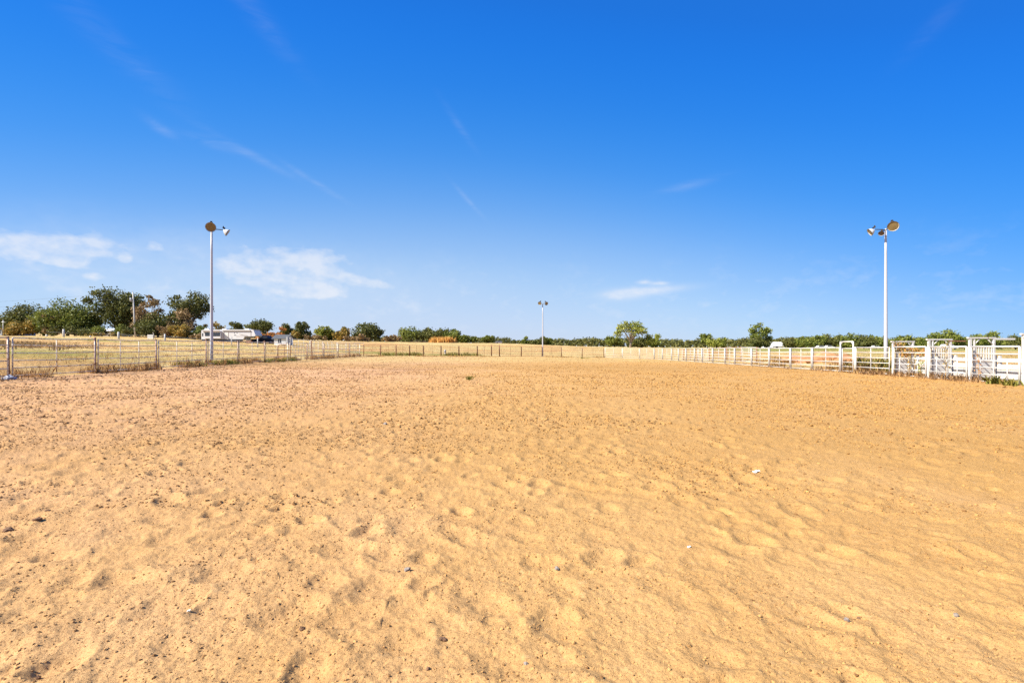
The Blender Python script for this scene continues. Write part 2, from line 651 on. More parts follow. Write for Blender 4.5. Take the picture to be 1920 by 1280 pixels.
SAND, CLOD, PAST = m_sand(), m_clod(), m_pasture()
WHITE = m_pipe('white_painted_pipe', (0.56, 0.545, 0.51), (0.28, 0.15, 0.085), 0.36)
GREYW = m_pipe('weathered_pale_pipe', (0.64, 0.57, 0.46), (0.29, 0.16, 0.085), 0.58)
RUST = m_pipe('rusty_pipe', (0.24, 0.10, 0.05), (0.12, 0.05, 0.027), 0.5, 0.8)
CREAM = m_pipe('cream_pipe', (0.62, 0.50, 0.30), (0.26, 0.13, 0.06), 0.45, 0.7)
POLE = m_pipe('lamp_pole_paint', (0.43, 0.43, 0.46), (0.30, 0.25, 0.21), 0.12, 0.4)
SHEET = m_pipe('white_sheet_metal', (0.50, 0.49, 0.475), (0.32, 0.22, 0.16), 0.35, 0.55)
REFL = m_plain('lamp_shade_enamel', (0.52, 0.54, 0.56), 0.35, 0.15, 6)
LENS = m_plain('lamp_lens', (0.20, 0.14, 0.06), 0.2, 0.25, 9)
DARKM = m_plain('dark_metal', (0.045, 0.04, 0.038), 0.5, 0.3, 5)
ALU = m_plain('grey_metal', (0.35, 0.35, 0.36), 0.45, 0.2, 4)
RVW = m_plain('camper_white', (0.58, 0.57, 0.565), 0.35, 0.08, 0.6, bump=0.05)
RVT = m_plain('camper_taupe', (0.36, 0.31, 0.27), 0.5, 0.15, 0.8)
BLACK = m_plain('black_rubber', (0.02, 0.02, 0.022), 0.7, 0.3, 3)
NAVY = m_plain('dark_truck_paint', (0.012, 0.014, 0.026), 0.5, 0.15, 0.7, spec=0.2)
GLASS = m_glass('dark_glass', (0.02, 0.025, 0.035))
WALLW = m_plain('white_wall', (0.64, 0.62, 0.58), 0.7, 0.08, 1.2)
ROOFD = m_plain('dark_shingle', (0.085, 0.09, 0.10), 0.85, 0.35, 4)
ROOFW = m_plain('white_roof', (0.74, 0.73, 0.72), 0.5, 0.08, 0.8)
WOOD = m_plain('grey_wood', (0.33, 0.28, 0.22), 0.85, 0.35, 6)
PALEW = m_plain('bleached_post', (0.52, 0.50, 0.46), 0.8, 0.3, 6)
ORANGE = m_plain('orange_brown_crate', (0.45, 0.17, 0.05), 0.7, 0.25, 3)
STONE = m_plain('grey_stone', (0.30, 0.25, 0.21), 0.85, 0.45, 25, bump=0.6)
BROWNST = m_plain('brown_stone', (0.20, 0.11, 0.06), 0.9, 0.4, 25, bump=0.6)
PAPER = m_plain('white_litter', (0.75, 0.73, 0.68), 0.6, 0.12, 30)
TARP = m_plain('grey_blue_tarp', (0.27, 0.29, 0.36), 0.6, 0.3, 8)
EARTH = m_plain('red_earth', (0.40, 0.205, 0.10), 0.95, 0.45, 2.2, spec=0.05, bump=0.9)
BARK = m_bark('bark', (0.14, 0.105, 0.075))
BARKP = m_bark('pale_bark', (0.38, 0.30, 0.22))
LV = {
    'oak': m_leaf('oak_leaves', [(0.020, 0.030, 0.009), (0.038, 0.055, 0.014), (0.062, 0.080, 0.020), (0.085, 0.10, 0.028)]),
    'green': m_leaf('green_leaves', [(0.028, 0.050, 0.010), (0.055, 0.090, 0.016), (0.090, 0.125, 0.024), (0.12, 0.15, 0.035)]),
    'lime': m_leaf('bright_leaves', [(0.05, 0.085, 0.014), (0.09, 0.135, 0.02), (0.14, 0.18, 0.03), (0.19, 0.22, 0.05)]),
    'yellow': m_leaf('yellowing_leaves', [(0.05, 0.06, 0.014), (0.11, 0.115, 0.025), (0.18, 0.155, 0.035), (0.24, 0.18, 0.05)]),
    'vine': m_leaf('vine_leaves', [(0.05, 0.05, 0.02), (0.10, 0.085, 0.04), (0.16, 0.13, 0.07), (0.21, 0.165, 0.095)]),
    'rusty': m_leaf('rusty_leaves', [(0.09, 0.055, 0.02), (0.20, 0.11, 0.035), (0.30, 0.15, 0.045), (0.34, 0.20, 0.07)]),
    'far': m_leaf('far_leaves', [(0.028, 0.042, 0.015), (0.045, 0.062, 0.020), (0.07, 0.088, 0.026), (0.10, 0.11, 0.036)]),
}
STRAW = m_leaf('dry_grass_blades', [(0.10, 0.055, 0.025), (0.26, 0.155, 0.065), (0.44, 0.33, 0.14), (0.52, 0.42, 0.20)], 0.3, 1.0)
GOLD = m_leaf('golden_grass_blades', [(0.40, 0.22, 0.05), (0.52, 0.31, 0.08), (0.60, 0.40, 0.12), (0.62, 0.46, 0.18)], 0.3, 1.0)
WEED = m_leaf('dead_weed_stems', [(0.10, 0.062, 0.036), (0.21, 0.135, 0.07), (0.33, 0.23, 0.115), (0.42, 0.31, 0.16)], 0.2, 1.0)
GREENG = m_leaf('green_weed_blades', [(0.05, 0.08, 0.015), (0.10, 0.14, 0.025), (0.17, 0.20, 0.04), (0.26, 0.26, 0.07)], 0.3, 1.0)


# ------------------------------------------------------------------ the ground
def relief(x, y):
    """hoof marks, ridges and lumps of the arena sand, in metres"""
    h = 0.026 * fbm(x * 0.8, y * 0.8, 3, 2) + 0.018 * fbm(x * 2.3, y * 2.3, 9, 3)
    # drag marks running from near-left to far-right on the right-hand side
    u = x * 0.80 + y * 0.60 + 0.5 * vnoise(x * 1.1, y * 1.1, 31)
    h = h + 0.006 * np.sin(u * 7.5) * (0.5 + vnoise(x * 0.6, y * 0.6, 33)) * smooth(-0.5, 2.5, x)
    cell = 0.37
    cx, cy = np.floor(x / cell), np.floor(y / cell)
    dens = 0.72 + 0.8 * vnoise(x * 0.35, y * 0.35, 41) - 0.22 * smooth(0.5, 4.5, x)
    for i in (-1, 0, 1):
        for j in (-1, 0, 1):
            a, b = cx + i, cy + j
            on = hash2(a, b, 51) < dens
            px = (a + 0.15 + 0.7 * hash2(a, b, 52)) * cell
            py = (b + 0.15 + 0.7 * hash2(a, b, 53)) * cell
            r = 0.066 + 0.066 * hash2(a, b, 54)
            t = hash2(a, b, 55) * 3.14159
            e = 1.0 + 0.8 * hash2(a, b, 56)
            dx, dy = x - px, y - py
            p = (dx * np.cos(t) + dy * np.sin(t)) / (r * e)
            q = (-dx * np.sin(t) + dy * np.cos(t)) / r
            d = np.sqrt(p * p + q * q) * (1 + 0.55 * vnoise(x * 9, y * 9, 57))
            dep = 0.013 + 0.027 * hash2(a, b, 58) ** 1.6
            h = h + np.where(on, dep * (-np.exp(-1.5 * d ** 4) + 0.45 * np.exp(-((d - 1.45) / 0.42) ** 2)), 0)
    h = h + 0.013 * fbm(x * 9, y * 9, 61, 3) + 0.009 * fbm(x * 29, y * 29, 71, 2)
    return h * 0.75


def build_ground():
    p = np.concatenate([np.arange(360, 60, -0.85), np.arange(60, 8, -0.5)])
    rows = 1.45 * 483.7 / p
    rows = np.concatenate([rows, rows[-1] * np.geomspace(1.012, 9000 / rows[-1], 110)])
    t = np.concatenate([-np.geomspace(60, 1.16, 22), np.linspace(-1.14, 1.14, 1120), np.geomspace(1.16, 60, 22)])
    Y = np.repeat(rows[:, None], len(t), 1)
    X = np.clip(Y * t[None], -9000, 9000)
    nr, nc = X.shape
    x, y = X.ravel(), Y.ravel()
    s = arena_sd(x, y)
    z = ground_h(x, y)
    near = s < 1.5
    rz = np.zeros_like(z)
    rz[near] = relief(x[near], y[near])
    # churned earth and tufty turf outside the rails
    out = (s > -1.0) & (y < 260)
    tz = np.zeros_like(z)
    tz[out] = 0.10 * fbm(x[out] * 0.7, y[out] * 0.7, 81, 3) + 0.05 * fbm(x[out] * 3, y[out] * 3, 85, 2)
    k = smooth(-0.8, 1.2, s)
    fade = 1 - 0.7 * smooth(18, 60, y)
    z = z + rz * (1 - k) * fade + tz * k
    V = np.stack([x, y, z], 1)
    i = np.arange((nr - 1) * nc).reshape(nr - 1, nc)[:, :-1].ravel()
    Fc = np.stack([i, i + 1, i + 1 + nc, i + nc], 1)
    sc_ = s[Fc].mean(1)
    edge = 0.35 + 0.5 * vnoise(x[Fc[:, 0]] * 0.9, y[Fc[:, 0]] * 0.9, 91) + 0.5 * vnoise(x[Fc[:, 0]] * 3.1, y[Fc[:, 0]] * 3.1, 92)
    ins = sc_ < edge
    g = np.zeros(len(V))
    g += 0.20 * np.exp(-((x + 36) / 16) ** 2 - ((y - 34) / 7) ** 2) + 0.22 * np.exp(-((x + 62) / 30) ** 2 - ((y - 78) / 6) ** 2)
    g += 0.22 * np.exp(-((x + 24) / 12) ** 2 - ((y - 84) / 4) ** 2) + 0.18 * np.exp(-((x + 8) / 8) ** 2 - ((y - 86) / 3) ** 2)
    g += 0.16 * smooth(90, 130, y) * smooth(30, 70, x) * (1 - smooth(200, 260, y)) + 0.14 * smooth(38, 60, x) * smooth(20, 60, y)
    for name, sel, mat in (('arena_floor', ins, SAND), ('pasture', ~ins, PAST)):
        f = Fc[sel]
        used = np.zeros(len(V), bool)
        used[f.ravel()] = True
        remap = np.cumsum(used) - 1
        me = np_mesh(name, V[used], remap[f], mat, True)
        at_ = me.attributes.new('green', 'FLOAT', 'POINT')
        at_.data.foreach_set('value', g[used].astype(np.float32))
        ob = bpy.data.objects.new(name, me)
        COL.objects.link(ob)
        tag(ob, kind='structure')
    # the arena goes on behind the photographer
    ys = np.concatenate([-np.geomspace(9000, 4, 30), np.linspace(-3, rows[0] + 0.06, 16)])
    xs = np.concatenate([-np.geomspace(9000, 8, 24), np.linspace(-7, 7, 30), np.geomspace(8, 9000, 24)])
    X, Y = np.meshgrid(xs, ys)
    Z = ground_h(X.ravel(), Y.ravel()) - 0.05
    V = np.stack([X.ravel(), Y.ravel(), Z], 1)
    n = len(xs)
    i = np.arange((len(ys) - 1) * n).reshape(-1, n)[:, :-1].ravel()
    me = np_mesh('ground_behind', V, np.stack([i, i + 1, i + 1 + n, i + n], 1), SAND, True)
    ob = bpy.data.objects.new('arena_floor_behind', me)
    COL.objects.link(ob)
    tag(ob, kind='structure')


build_ground()


def build_clods():
    P, S = [], []

    def zone(d0, d1, per, r0, r1, seed):
        g = np.random.default_rng(seed)
        n = int(1.12 * (d1 * d1 - d0 * d0) * per)
        d = np.sqrt(g.uniform(d0 * d0, d1 * d1, n))
        x = d * g.uniform(-1.15, 1.15, n)
        k = arena_sd(x, d) < -0.2
        k &= g.uniform(0, 1, n) < np.clip(0.5 + 1.5 * vnoise(x * 0.5, d * 0.5, seed) + 1.5 * vnoise(x * 1.9, d * 1.9, seed + 1) - 0.35 * smooth(1, 9, x) * (d < 9), 0.08, 1)
        x, d = x[k], d[k]
        r = r0 * (r1 / r0) ** (g.uniform(0, 1, len(x)) ** 2.6)
        z = ground_h(x, d) + relief(x, d) * (1 - 0.7 * smooth(18, 60, d)) + r * 0.05
        P.append(np.stack([x, d, z], 1))
        S.append(r)
    zone(1.5, 4.5, 1500, 0.0020, 0.0088, 1)
    zone(4.5, 9, 560, 0.0042, 0.0185, 2)
    zone(9, 18, 190, 0.008, 0.032, 3)
    zone(18, 36, 62, 0.014, 0.046, 4)
    zone(36, 80, 10, 0.022, 0.06, 5)
    P, S = np.concatenate(P), np.concatenate(S)
    me = bpy.data.meshes.new('sand_clods')
    me.vertices.add(len(P))
    me.vertices.foreach_set('co', P.astype(np.float32).ravel())
    g = np.random.default_rng(5)
    a = me.attributes.new('size', 'FLOAT_VECTOR', 'POINT')
    sz = S[:, None] * g.uniform(0.65, 1.35, (len(S), 3)) * np.array([1, 1, 0.72])
    a.data.foreach_set('vector', sz.astype(np.float32).ravel())
    b = me.attributes.new('turn', 'FLOAT_VECTOR', 'POINT')
    b.data.foreach_set('vector', (g.uniform(-1, 1, (len(S), 3)) * np.array([0.5, 0.5, 3.14])).astype(np.float32).ravel())
    me.update()
    ob = bpy.data.objects.new('sand_clods', me)
    COL.objects.link(ob)
    tag(ob, 'small dry clods and pebbles scattered over the arena sand', 'clods', kind='stuff')
    ng = bpy.data.node_groups.new('clods', 'GeometryNodeTree')
    ng.interface.new_socket('Geometry', in_out='INPUT', socket_type='NodeSocketGeometry')
    ng.interface.new_socket('Geometry', in_out='OUTPUT', socket_type='NodeSocketGeometry')
    N, L = ng.nodes, ng.links
    gi, go = N.new('NodeGroupInput'), N.new('NodeGroupOutput')
    ico = N.new('GeometryNodeMeshIcoSphere')
    ico.inputs['Radius'].default_value = 1
    ico.inputs['Subdivisions'].default_value = 2
    sp = N.new('GeometryNodeSetPosition')
    nz = N.new('ShaderNodeTexNoise')
    nz.inputs['Scale'].default_value = 1.3
    sub = N.new('ShaderNodeVectorMath')
    sub.operation = 'SUBTRACT'
    sub.inputs[1].default_value = (0.5, 0.5, 0.5)
    scl = N.new('ShaderNodeVectorMath')
    scl.operation = 'SCALE'
    scl.inputs[3].default_value = 1.5
    L.new(nz.outputs['Color'], sub.inputs[0])
    L.new(sub.outputs[0], scl.inputs[0])
    L.new(scl.outputs[0], sp.inputs['Offset'])
    L.new(ico.outputs['Mesh'], sp.inputs['Geometry'])
    sm = N.new('GeometryNodeSetMaterial')
    sm.inputs['Material'].default_value = CLOD
    L.new(sp.outputs[0], sm.inputs['Geometry'])
    iop = N.new('GeometryNodeInstanceOnPoints')
    L.new(gi.outputs[0], iop.inputs['Points'])
    L.new(sm.outputs[0], iop.inputs['Instance'])
    for nm, s in (('size', 'Scale'), ('turn', 'Rotation')):
        na = N.new('GeometryNodeInputNamedAttribute')
        na.data_type = 'FLOAT_VECTOR'
        na.inputs['Name'].default_value = nm
        L.new(na.outputs['Attribute'], iop.inputs[s])
    L.new(iop.outputs[0], go.inputs[0])
    md = ob.modifiers.new('scatter', 'NODES')
    md.node_group = ng


build_clods()


# ------------------------------------------------------------------ pipe fences
def panel(root, a, b, za, zb, h, mat, nr=6, stays=(0.5,), r=0.024, low=0.10, sag=0.0, name='panel'):
    """one fence panel between plan points a and b standing on heights za, zb: frame mesh with rails and stays under it"""
    a, b = Vector((a[0], a[1], 0)), Vector((b[0], b[1], 0))
    d = (b - a).normalized()
    a2, b2 = a + d * 0.07, b - d * 0.07

    def pt(t, f):
        p = a2.lerp(b2, t)
        p.z = za + (zb - za) * t + low + (h - low) * f - sag * math.sin(math.pi * t) * (0.4 + f)
        return p
    fr = MB()
    fr.tube([pt(0, 0), pt(0, 1)], r * 1.05, 8)
    fr.tube([pt(1, 0), pt(1, 1)], r * 1.05, 8)
    fr.tube([pt(0, 1), pt(.5, 1), pt(1, 1)], r * 1.1, 8)
    o = fr.build(name, mat, root)
    for k in range(nr - 1):
        f = k / (nr - 1)
        f += rnd.uniform(-0.008, 0.008)
        MB().tube([pt(0, f), pt(.5, f), pt(1, f)], r * 0.92, 8).build('rail', mat, o)
    for s in stays:
        q = pt(s, 0)
        off = Vector((-d.y, d.x, 0)) * (r * 1.4)
        MB().tube([pt(s, -0.02) + off, pt(s, 1.0) + off], r * 0.85, 8).build('stay', mat, o)
    return o


def post(root, x, y, z, h, r, mat, lean=(0, 0), name='post', seg=10):
    p = Vector((x, y, z - 0.25))
    q = Vector((x + lean[0], y + lean[1], z + h))
    return MB().tube([p, q], r, seg).build(name, mat, root)


def gzs(x, y):
    return float(base_h(np.array([x]), np.array([y]))[0])


# near left run: pale weathered panels on rust-brown posts
XL = -22.0
lf = thing('pipe_fence', (XL, 30, gzs(XL, 30)), 'pale weathered pipe panel fence on rust brown posts along the left side', 'fence', 'arena fences')
ys = [12.4, 16.8, 21.2, 25.6, 30.0, 34.9, 38.9, 43.1, 47.6]
for i, y in enumerate(ys):
    z = gzs(XL, y)
    post(lf, XL - 0.07, y, z, 1.86 + (0.05 if i % 2 else 0), 0.052, RUST if i != 8 else GREYW, (rnd.uniform(-.03, .03), rnd.uniform(-.03, .03)))
    if i + 1 < len(ys):
        z2 = gzs(XL, ys[i + 1])
        panel(lf, (XL, y + .03), (XL, ys[i + 1] - 0.03), z, z2, 1.80, GREYW, 6, ((0.5,) if i in (2, 5, 6, 7) else (0.36, 0.68)), 0.026, 0.13, 0.03)

# further left run: gate alley panels
al = thing('gate_alley_fence', (XL, 58, gzs(XL, 58)), 'pale panels and brown posts of the gate alley beyond the left fence', 'fence', 'arena fences')
ys2 = [47.75, 52.0, 56.6, 61.2, 65.6, 70.0]
for i, y in enumerate(ys2):
    z = gzs(XL, y)
    if i:
        post(al, XL - 0.07, y, z, 1.86, 0.05, (RUST, GREYW)[i in (3, 5)], (rnd.uniform(-.04, .04), 0))
    if i + 1 < len(ys2):
        panel(al, (XL, y + .03), (XL, ys2[i + 1] - .03), z, gzs(XL, ys2[i + 1]), 1.80, GREYW, 6, (0.33, 0.66), 0.026, 0.12, 0.02)
for (x0, y0, x1, y1, hh) in [(-25.2, 55.5, -25.0, 59.8, 1.9), (-25.0, 59.9, -25.2, 64.3, 1.9), (-25.2, 64.4, -25.0, 69, 1.9), (-25.0, 69.1, -22.2, 72.6, 1.9)]:
    za, zb = gz(x0, y0), gz(x1, y1)
    panel(al, (x0, y0), (x1, y1), za, zb, hh, WHITE, 5, (0.33, 0.66), 0.024, 0.1)
post(al, -22.3, 54.0, gzs(XL, 54), 2.05, 0.06, RUST, (0.03, -0.35))

bow = thing('bow_gate', (-23.4, 49.4, gz(-23.4, 49.4)), 'rusty round-cornered bow gate standing behind the left fence', 'gate')
p0, p1 = Vector((-22.6, 49.4, bow.location.z)), Vector((-24.3, 50.2, bow.location.z))
arc = [p0, p0 + Vector((0, 0, 1.25)), p0.lerp(p1, .06) + Vector((0, 0, 1.42)), p0.lerp(p1, .2) + Vector((0, 0, 1.5)),
       p0.lerp(p1, .8) + Vector((0, 0, 1.5)), p0.lerp(p1, .94) + Vector((0, 0, 1.42)), p1 + Vector((0, 0, 1.25)), p1]
MB().tube(arc, 0.035, 8).build('frame', RUST, bow)
for hh in (0.3, 0.6, 0.9, 1.2):
    MB().tube([p0 + Vector((0, 0, hh)), p1 + Vector((0, 0, hh))], 0.025, 8).build('rail', RUST, bow)
MB().tube([p0.lerp(p1, .5), p0.lerp(p1, .5) + Vector((0, 0, 1.5))], 0.022, 8).build('stay', RUST, bow)

# far end: brown panels with a walk-through gate
ff = thing('rusty_pipe_fence', (0, 81, gzs(0, 81)), 'rust brown pipe panel fence closing the far end of the arena', 'fence', 'arena fences')


def far_pt(px):
    """point on the far arena outline on the bearing of px"""
    t = (px - CX) / F
    for (x0, y0), (x1, y1) in zip(ARENA[1:5], ARENA[2:6]):
        den = (x1 - x0) - t * (y1 - y0)
        s = (t * y0 - x0) / den
        if -1e-6 <= s <= 1 + 1e-6:
            return (x0 + s * (x1 - x0), y0 + s * (y1 - y0))
    return ARENA[5]


fp = [690, 713.5, 742.7, 768, 794, 827, 860.5, 895, 921.5, 936.5, 977.5, 1016.5, 1053, 1091.5, 1132.5]
pts = [far_pt(v) for v in fp]
pts[0] = (-21.6, 70.4)
for i, (x, y) in enumerate(pts):
    z = gzs(x, y)
    tall = i in (8, 9)
    post(ff, x, y, z, 1.95 if tall else 1.74, 0.06 if i in (5, 6, 7, 8, 9) else 0.045, RUST)
    if i + 1 < len(pts) and i != 8:
        x2, y2 = pts[i + 1]
        panel(ff, (x, y - .05), (x2, y2 - .05), z, gzs(x2, y2), 1.70, CREAM if i == 12 else RUST, 6, (0.5,), 0.020, 0.12, 0.02, name='panel')
gt = thing('walk_gate', (*pts[8], gzs(*pts[8])), 'narrow brown walk-through gate in the middle of the far fence', 'gate')
(x, y), (x2, y2) = pts[8], pts[9]
z = gzs(x, y)
panel(gt, (x, y - .12), (x2, y2 - .12), z, z, 1.78, RUST, 6, (), 0.026, 0.05, name='frame')

# right side: white panels
XR = 23.0
rf = thing('white_pipe_fence', (XR, 50, gzs(XR, 50)), 'white painted pipe fence running along the right side of the arena', 'fence', 'arena fences')
rp = [(16.5, 86.0), (19.2, 84.2), (21.5, 81.6), (22.8, 77.6)] + [(XR, d) for d in (74, 69.8, 66.9, 64, 61, 58.6, 55.5, 52.3, 50, 46.5, 43.3, 40, 37.1, 33.9)]
for i, (x, y) in enumerate(rp):
    z = gzs(x, y)
    post(rf, x + .06, y, z, 1.76, 0.06 if y < 60 else 0.052, WHITE)
    if i + 1 < len(rp):
        x2, y2 = rp[i + 1]
        panel(rf, (x, y), (x2, y2), z, gzs(x2, y2), 1.72, WHITE, 6, (0.5,), 0.027, 0.10, 0.01)
post(rf, XR + .06, 32.5, gzs(XR, 32.5), 1.76, 0.06, WHITE)
panel(rf, (XR, 32.4), (XR, 29.4), gzs(XR, 32.4), gzs(XR, 29.4), 1.72, WHITE, 6, (0.45,), 0.027, 0.10, 0.01)
# rusty working pens whose panels show through the white ones
pen = thing('rusty_back_pen', (25.4, 60, gz(25.4, 60)), 'rusty brown panels of a back pen seen through the white fence', 'fence', 'arena fences')
pp = [(25.2, 71), (25.5, 66.5), (25.3, 62), (25.6, 57.6), (25.3, 53.4), (24.9, 49.2)]
for i, (x, y) in enumerate(pp):
    z = gz(x, y)
    post(pen, x, y, z, 1.6, 0.05, RUST)
    if i + 1 < len(pp):
        panel(pen, (x, y), pp[i + 1], z, gz(*pp[i + 1]), 1.55, (RUST, WHITE)[i in (1, 4)], 6, (0.5,), 0.024)

ag = thing('arched_walk_gate', (XR, 33.2, gzs(XR, 33.2)), 'white walk-through gate with a tall arched frame in the right fence', 'gate')
z = gzs(XR, 33.2)
fr = MB()
ya, yb, zt = 33.82, 32.55, z + 2.12
fr.tube([(XR - .03, ya, z), (XR - .03, ya, zt)], 0.042, 10).tube([(XR - .03, yb, z), (XR - .03, yb, zt)], 0.042, 10)
fr.tube([(XR - .03, ya, zt), (XR - .03, yb, zt)], 0.042, 10)
fr.tube([(XR - .03, ya, zt - .22), (XR - .03, ya - .22, zt)], 0.024, 8).tube([(XR - .03, yb, zt - .22), (XR - .03, yb + .22, zt)], 0.024, 8)
fr.build('frame', WHITE, ag)
panel(ag, (XR + .03, ya - .03), (XR + .03, yb + .03), z, z, 1.66, WHITE, 6, (), 0.024, 0.10, name='gate_leaf')


# ------------------------------------------------------------------ bucking chutes
def chute_divider(y, h, label, bars=True, wide=1.2):
    z = gzs(XR, y)
    t = thing('chute_divider', (XR, y, z), label, 'gate', 'chute dividers')
    x0, x1 = XR + 0.02, XR + wide
    fr = MB()
    fr.box((x0, y, z + h / 2 - .1), (0.11, 0.09, h + .2))
    fr.box((x0 + .20, y, z + h / 2 - .1), (0.05, 0.08, h + .2))
    fr.box((x1, y, z + h / 2 - .1), (0.09, 0.10, h + .2))
    fr.build('post', WHITE, t)
    tp = MB().box(((x0 + x1) / 2 - .02, y, z + h - .035), (x1 - x0 + .22, 0.11, 0.07))
    tp.tube([(x0 + .22, y, z + h - .36), (x0 + .5, y, z + h - .07)], 0.028, 6).tube([(x1 - .05, y, z + h - .36), (x1 - .33, y, z + h - .07)], 0.028, 6)
    tp.build('header', WHITE, t)
    gate = MB()
    gx0, gx1 = x0 + .26, x1 - .07
    gate.box(((gx0 + gx1) / 2, y, z + h - .46), (gx1 - gx0, 0.05, 0.07))
    gate.box(((gx0 + gx1) / 2, y, z + h - 1.18), (gx1 - gx0, 0.05, 0.10))
    g = gate.build('slide_gate', WHITE, t)
    for k in range(7):
        bx = gx0 + .035 + (gx1 - gx0 - .07) * k / 6
        MB().box((bx, y - .005, z + h - .82), (0.05, 0.042, 0.66)).build('bar', WHITE, g)
    MB().box(((gx0 + gx1) / 2, y + .01, z + (h - 1.24) / 2 + .04), (gx1 - gx0 - .004, 0.03, h - 1.24 - .08)).build('sheet', SHEET, t)
    return t


CH = [29.2, 26.7, 24.3, 21.75]
labs = ['white chute divider with slide gate nearest the right lamp pole, draped in orange vine',
        'white chute divider with barred slide gate beside the rusty latch bar',
        'white chute divider with barred slide gate and long white bar at its top',
        'tall white chute divider cut by the right edge of the picture']
for y, h, lb in zip(CH, (2.10, 2.18, 2.22, 2.34), labs):
    chute_divider(y, h, lb)
glabs = ['white pipe chute gate overgrown by vine next to the lamp pole', 'white pipe chute gate in the middle with a tall yellow weed before it',
         'white pipe chute gate nearest the camera at the right edge']
for i in range(3):
    y0, y1 = CH[i] - .12, CH[i + 1] + .12
    z = gzs(XR, (y0 + y1) / 2)
    t = thing('chute_gate', (XR, (y0 + y1) / 2, z), glabs[i], 'gate', 'chute gates')
    fr = MB()
    for yy in (y0, y1):
        fr.tube([(XR - .04, yy, z), (XR - .04, yy, z + 1.74)], 0.042, 8)
    fr.tube([(XR - .04, y0, z + 1.74), (XR - .04, y1, z + 1.74)], 0.042, 8)
    fr.build('frame', WHITE, t)
    for k in range(5):
        hh = (0.07, 0.40, 0.74, 1.07, 1.40)[k]
        MB().tube([(XR - .04, y0, z + hh), (XR - .04, y1, z + hh)], 0.027, 8).build('rail', WHITE, t)
    for s in (0.22, 0.5, 0.78):
        yy = y0 + (y1 - y0) * s
        MB().tube([(XR - .08, yy, z + .03), (XR - .08, yy, z + 1.08)], 0.022, 8).build('stay', WHITE, t)
    # boarded wall at the back of this chute
    bl = ['boarded white wall behind the chute gate nearest the lamp pole', 'boarded white wall behind the middle chute gate',
          'boarded white wall behind the chute gate at the right edge'][i]
    w = thing('chute_back_wall', (XR + 1.25, (y0 + y1) / 2, z), bl, 'wall', 'chute back walls')
    for k in range(4):
        zz = z + 0.17 + 0.285 * k + (0.05 if k == 3 else 0)
        MB().box((XR + 1.32 + rnd.uniform(-.01, .01), (y0 + y1) / 2, zz), (0.035, abs(y1 - y0) + .1, 0.255 if k < 3 else 0.20),
                 mat=Matrix.Rotation(rnd.uniform(-.006, .006), 3, 'X')).build('board', SHEET, w)
    for yy in (y0, y1):
        MB().box((XR + 1.40, yy, z + .62), (0.09, 0.10, 1.35)).build('post', WHITE, w)
b1 = MB().box((XR + 1.55, CH[1] - .03, gzs(XR, 26) + 2.06), (0.95, 0.045, 0.06)).build('latch_bar', RUST, None, (XR + 1.55, CH[1], 2))
tag(b1, 'rusty latch bar sticking out right from the second chute divider', 'bar')
b2 = MB().box((XR + 1.75, CH[2] - .03, gzs(XR, 24) + 2.13), (0.98, 0.05, 0.09)).build('latch_bar', WHITE, None, (XR + 1.75, CH[2], 2))
tag(b2, 'white latch bar sticking out right from the third chute divider', 'bar')


# ------------------------------------------------------------------ floodlight poles
def fixture(root, apex, aim, R, lens=LENS, shade=REFL, brk=None):
    """bell floodlight: apex = back of the shade, aim = light direction"""
    aim = Vector(aim).normalized()
    apex = Vector(apex)
    s = MB().lathe([(0.0, 0.0), (0.0, R * .22), (R * .22, R * .30), (R * .30, R * .48), (R * .6, R * .74), (R * 1.0, R * .93), (R * 1.25, R), (R * 1.25, R * .95), (R * 1.0, R * .88)], apex, aim, 24).build('shade', shade, root)
    MB().lathe([(R * 1.21, 0.0), (R * 1.19, R * .5), (R * 1.14, R * .955)], apex, aim, 24).build('lens', lens, s)
    MB().lathe([(R * 1.205, R * .96), (R * 1.285, R * .99), (R * 1.285, R * 1.035), (R * 1.17, R * 1.035)], apex, aim, 24).build('rim', DARKM, s)
    side = aim.cross(Vector((0, 0, 1))).normalized()
    up = side.cross(aim)
    M = Matrix((side, aim, up)).transposed()
    bal = MB().box(apex - aim * R * .20 + up * R * .62, (R * .55, R * .62, R * .42), mat=M)
    bal.box(apex - aim * R * .52 + up * R * .86, (R * .36, R * .2, R * .30), mat=M)
    bal.build('ballast', DARKM, root)
    if brk:
        MB().tube([brk, Vector(brk).lerp(apex, .5) + Vector((0, 0, .03)), apex - aim * R * .2], 0.03, 8).build('arm', DARKM, root)


def lamp(px, d, ztop, ybase, r0, r1, label, fx):
    p = at(px, d)
    t = thing('floodlight_pole', p, label, 'light pole', 'floodlight poles around the arena')
    z0 = p.z - .3
    n = 6
    pts_ = [(p.x, p.y, z0 + (ztop - z0) * k / n) for k in range(n + 1)]
    MB().tube(pts_, [r0 + (r1 - r0) * k / n for k in range(n + 1)], 18).build('pole', POLE, t)
    MB().tube([(p.x, p.y, p.z - .2), (p.x, p.y, p.z + .06)], r0 * 1.7, 14).build('base_plate', ALU, t)
    MB().tube([(p.x, p.y, ztop), (p.x, p.y, ztop + .16)], r1 * 0.8, 12).build('top_cap', ALU, t)
    top = Vector((p.x, p.y, ztop + .05))
    for off, aim, R, lens in fx:
        a = Vector(aim).normalized()
        fixture(t, top + Vector(off) - a * R * 0.9, a, R, lens, brk=top)
    return t


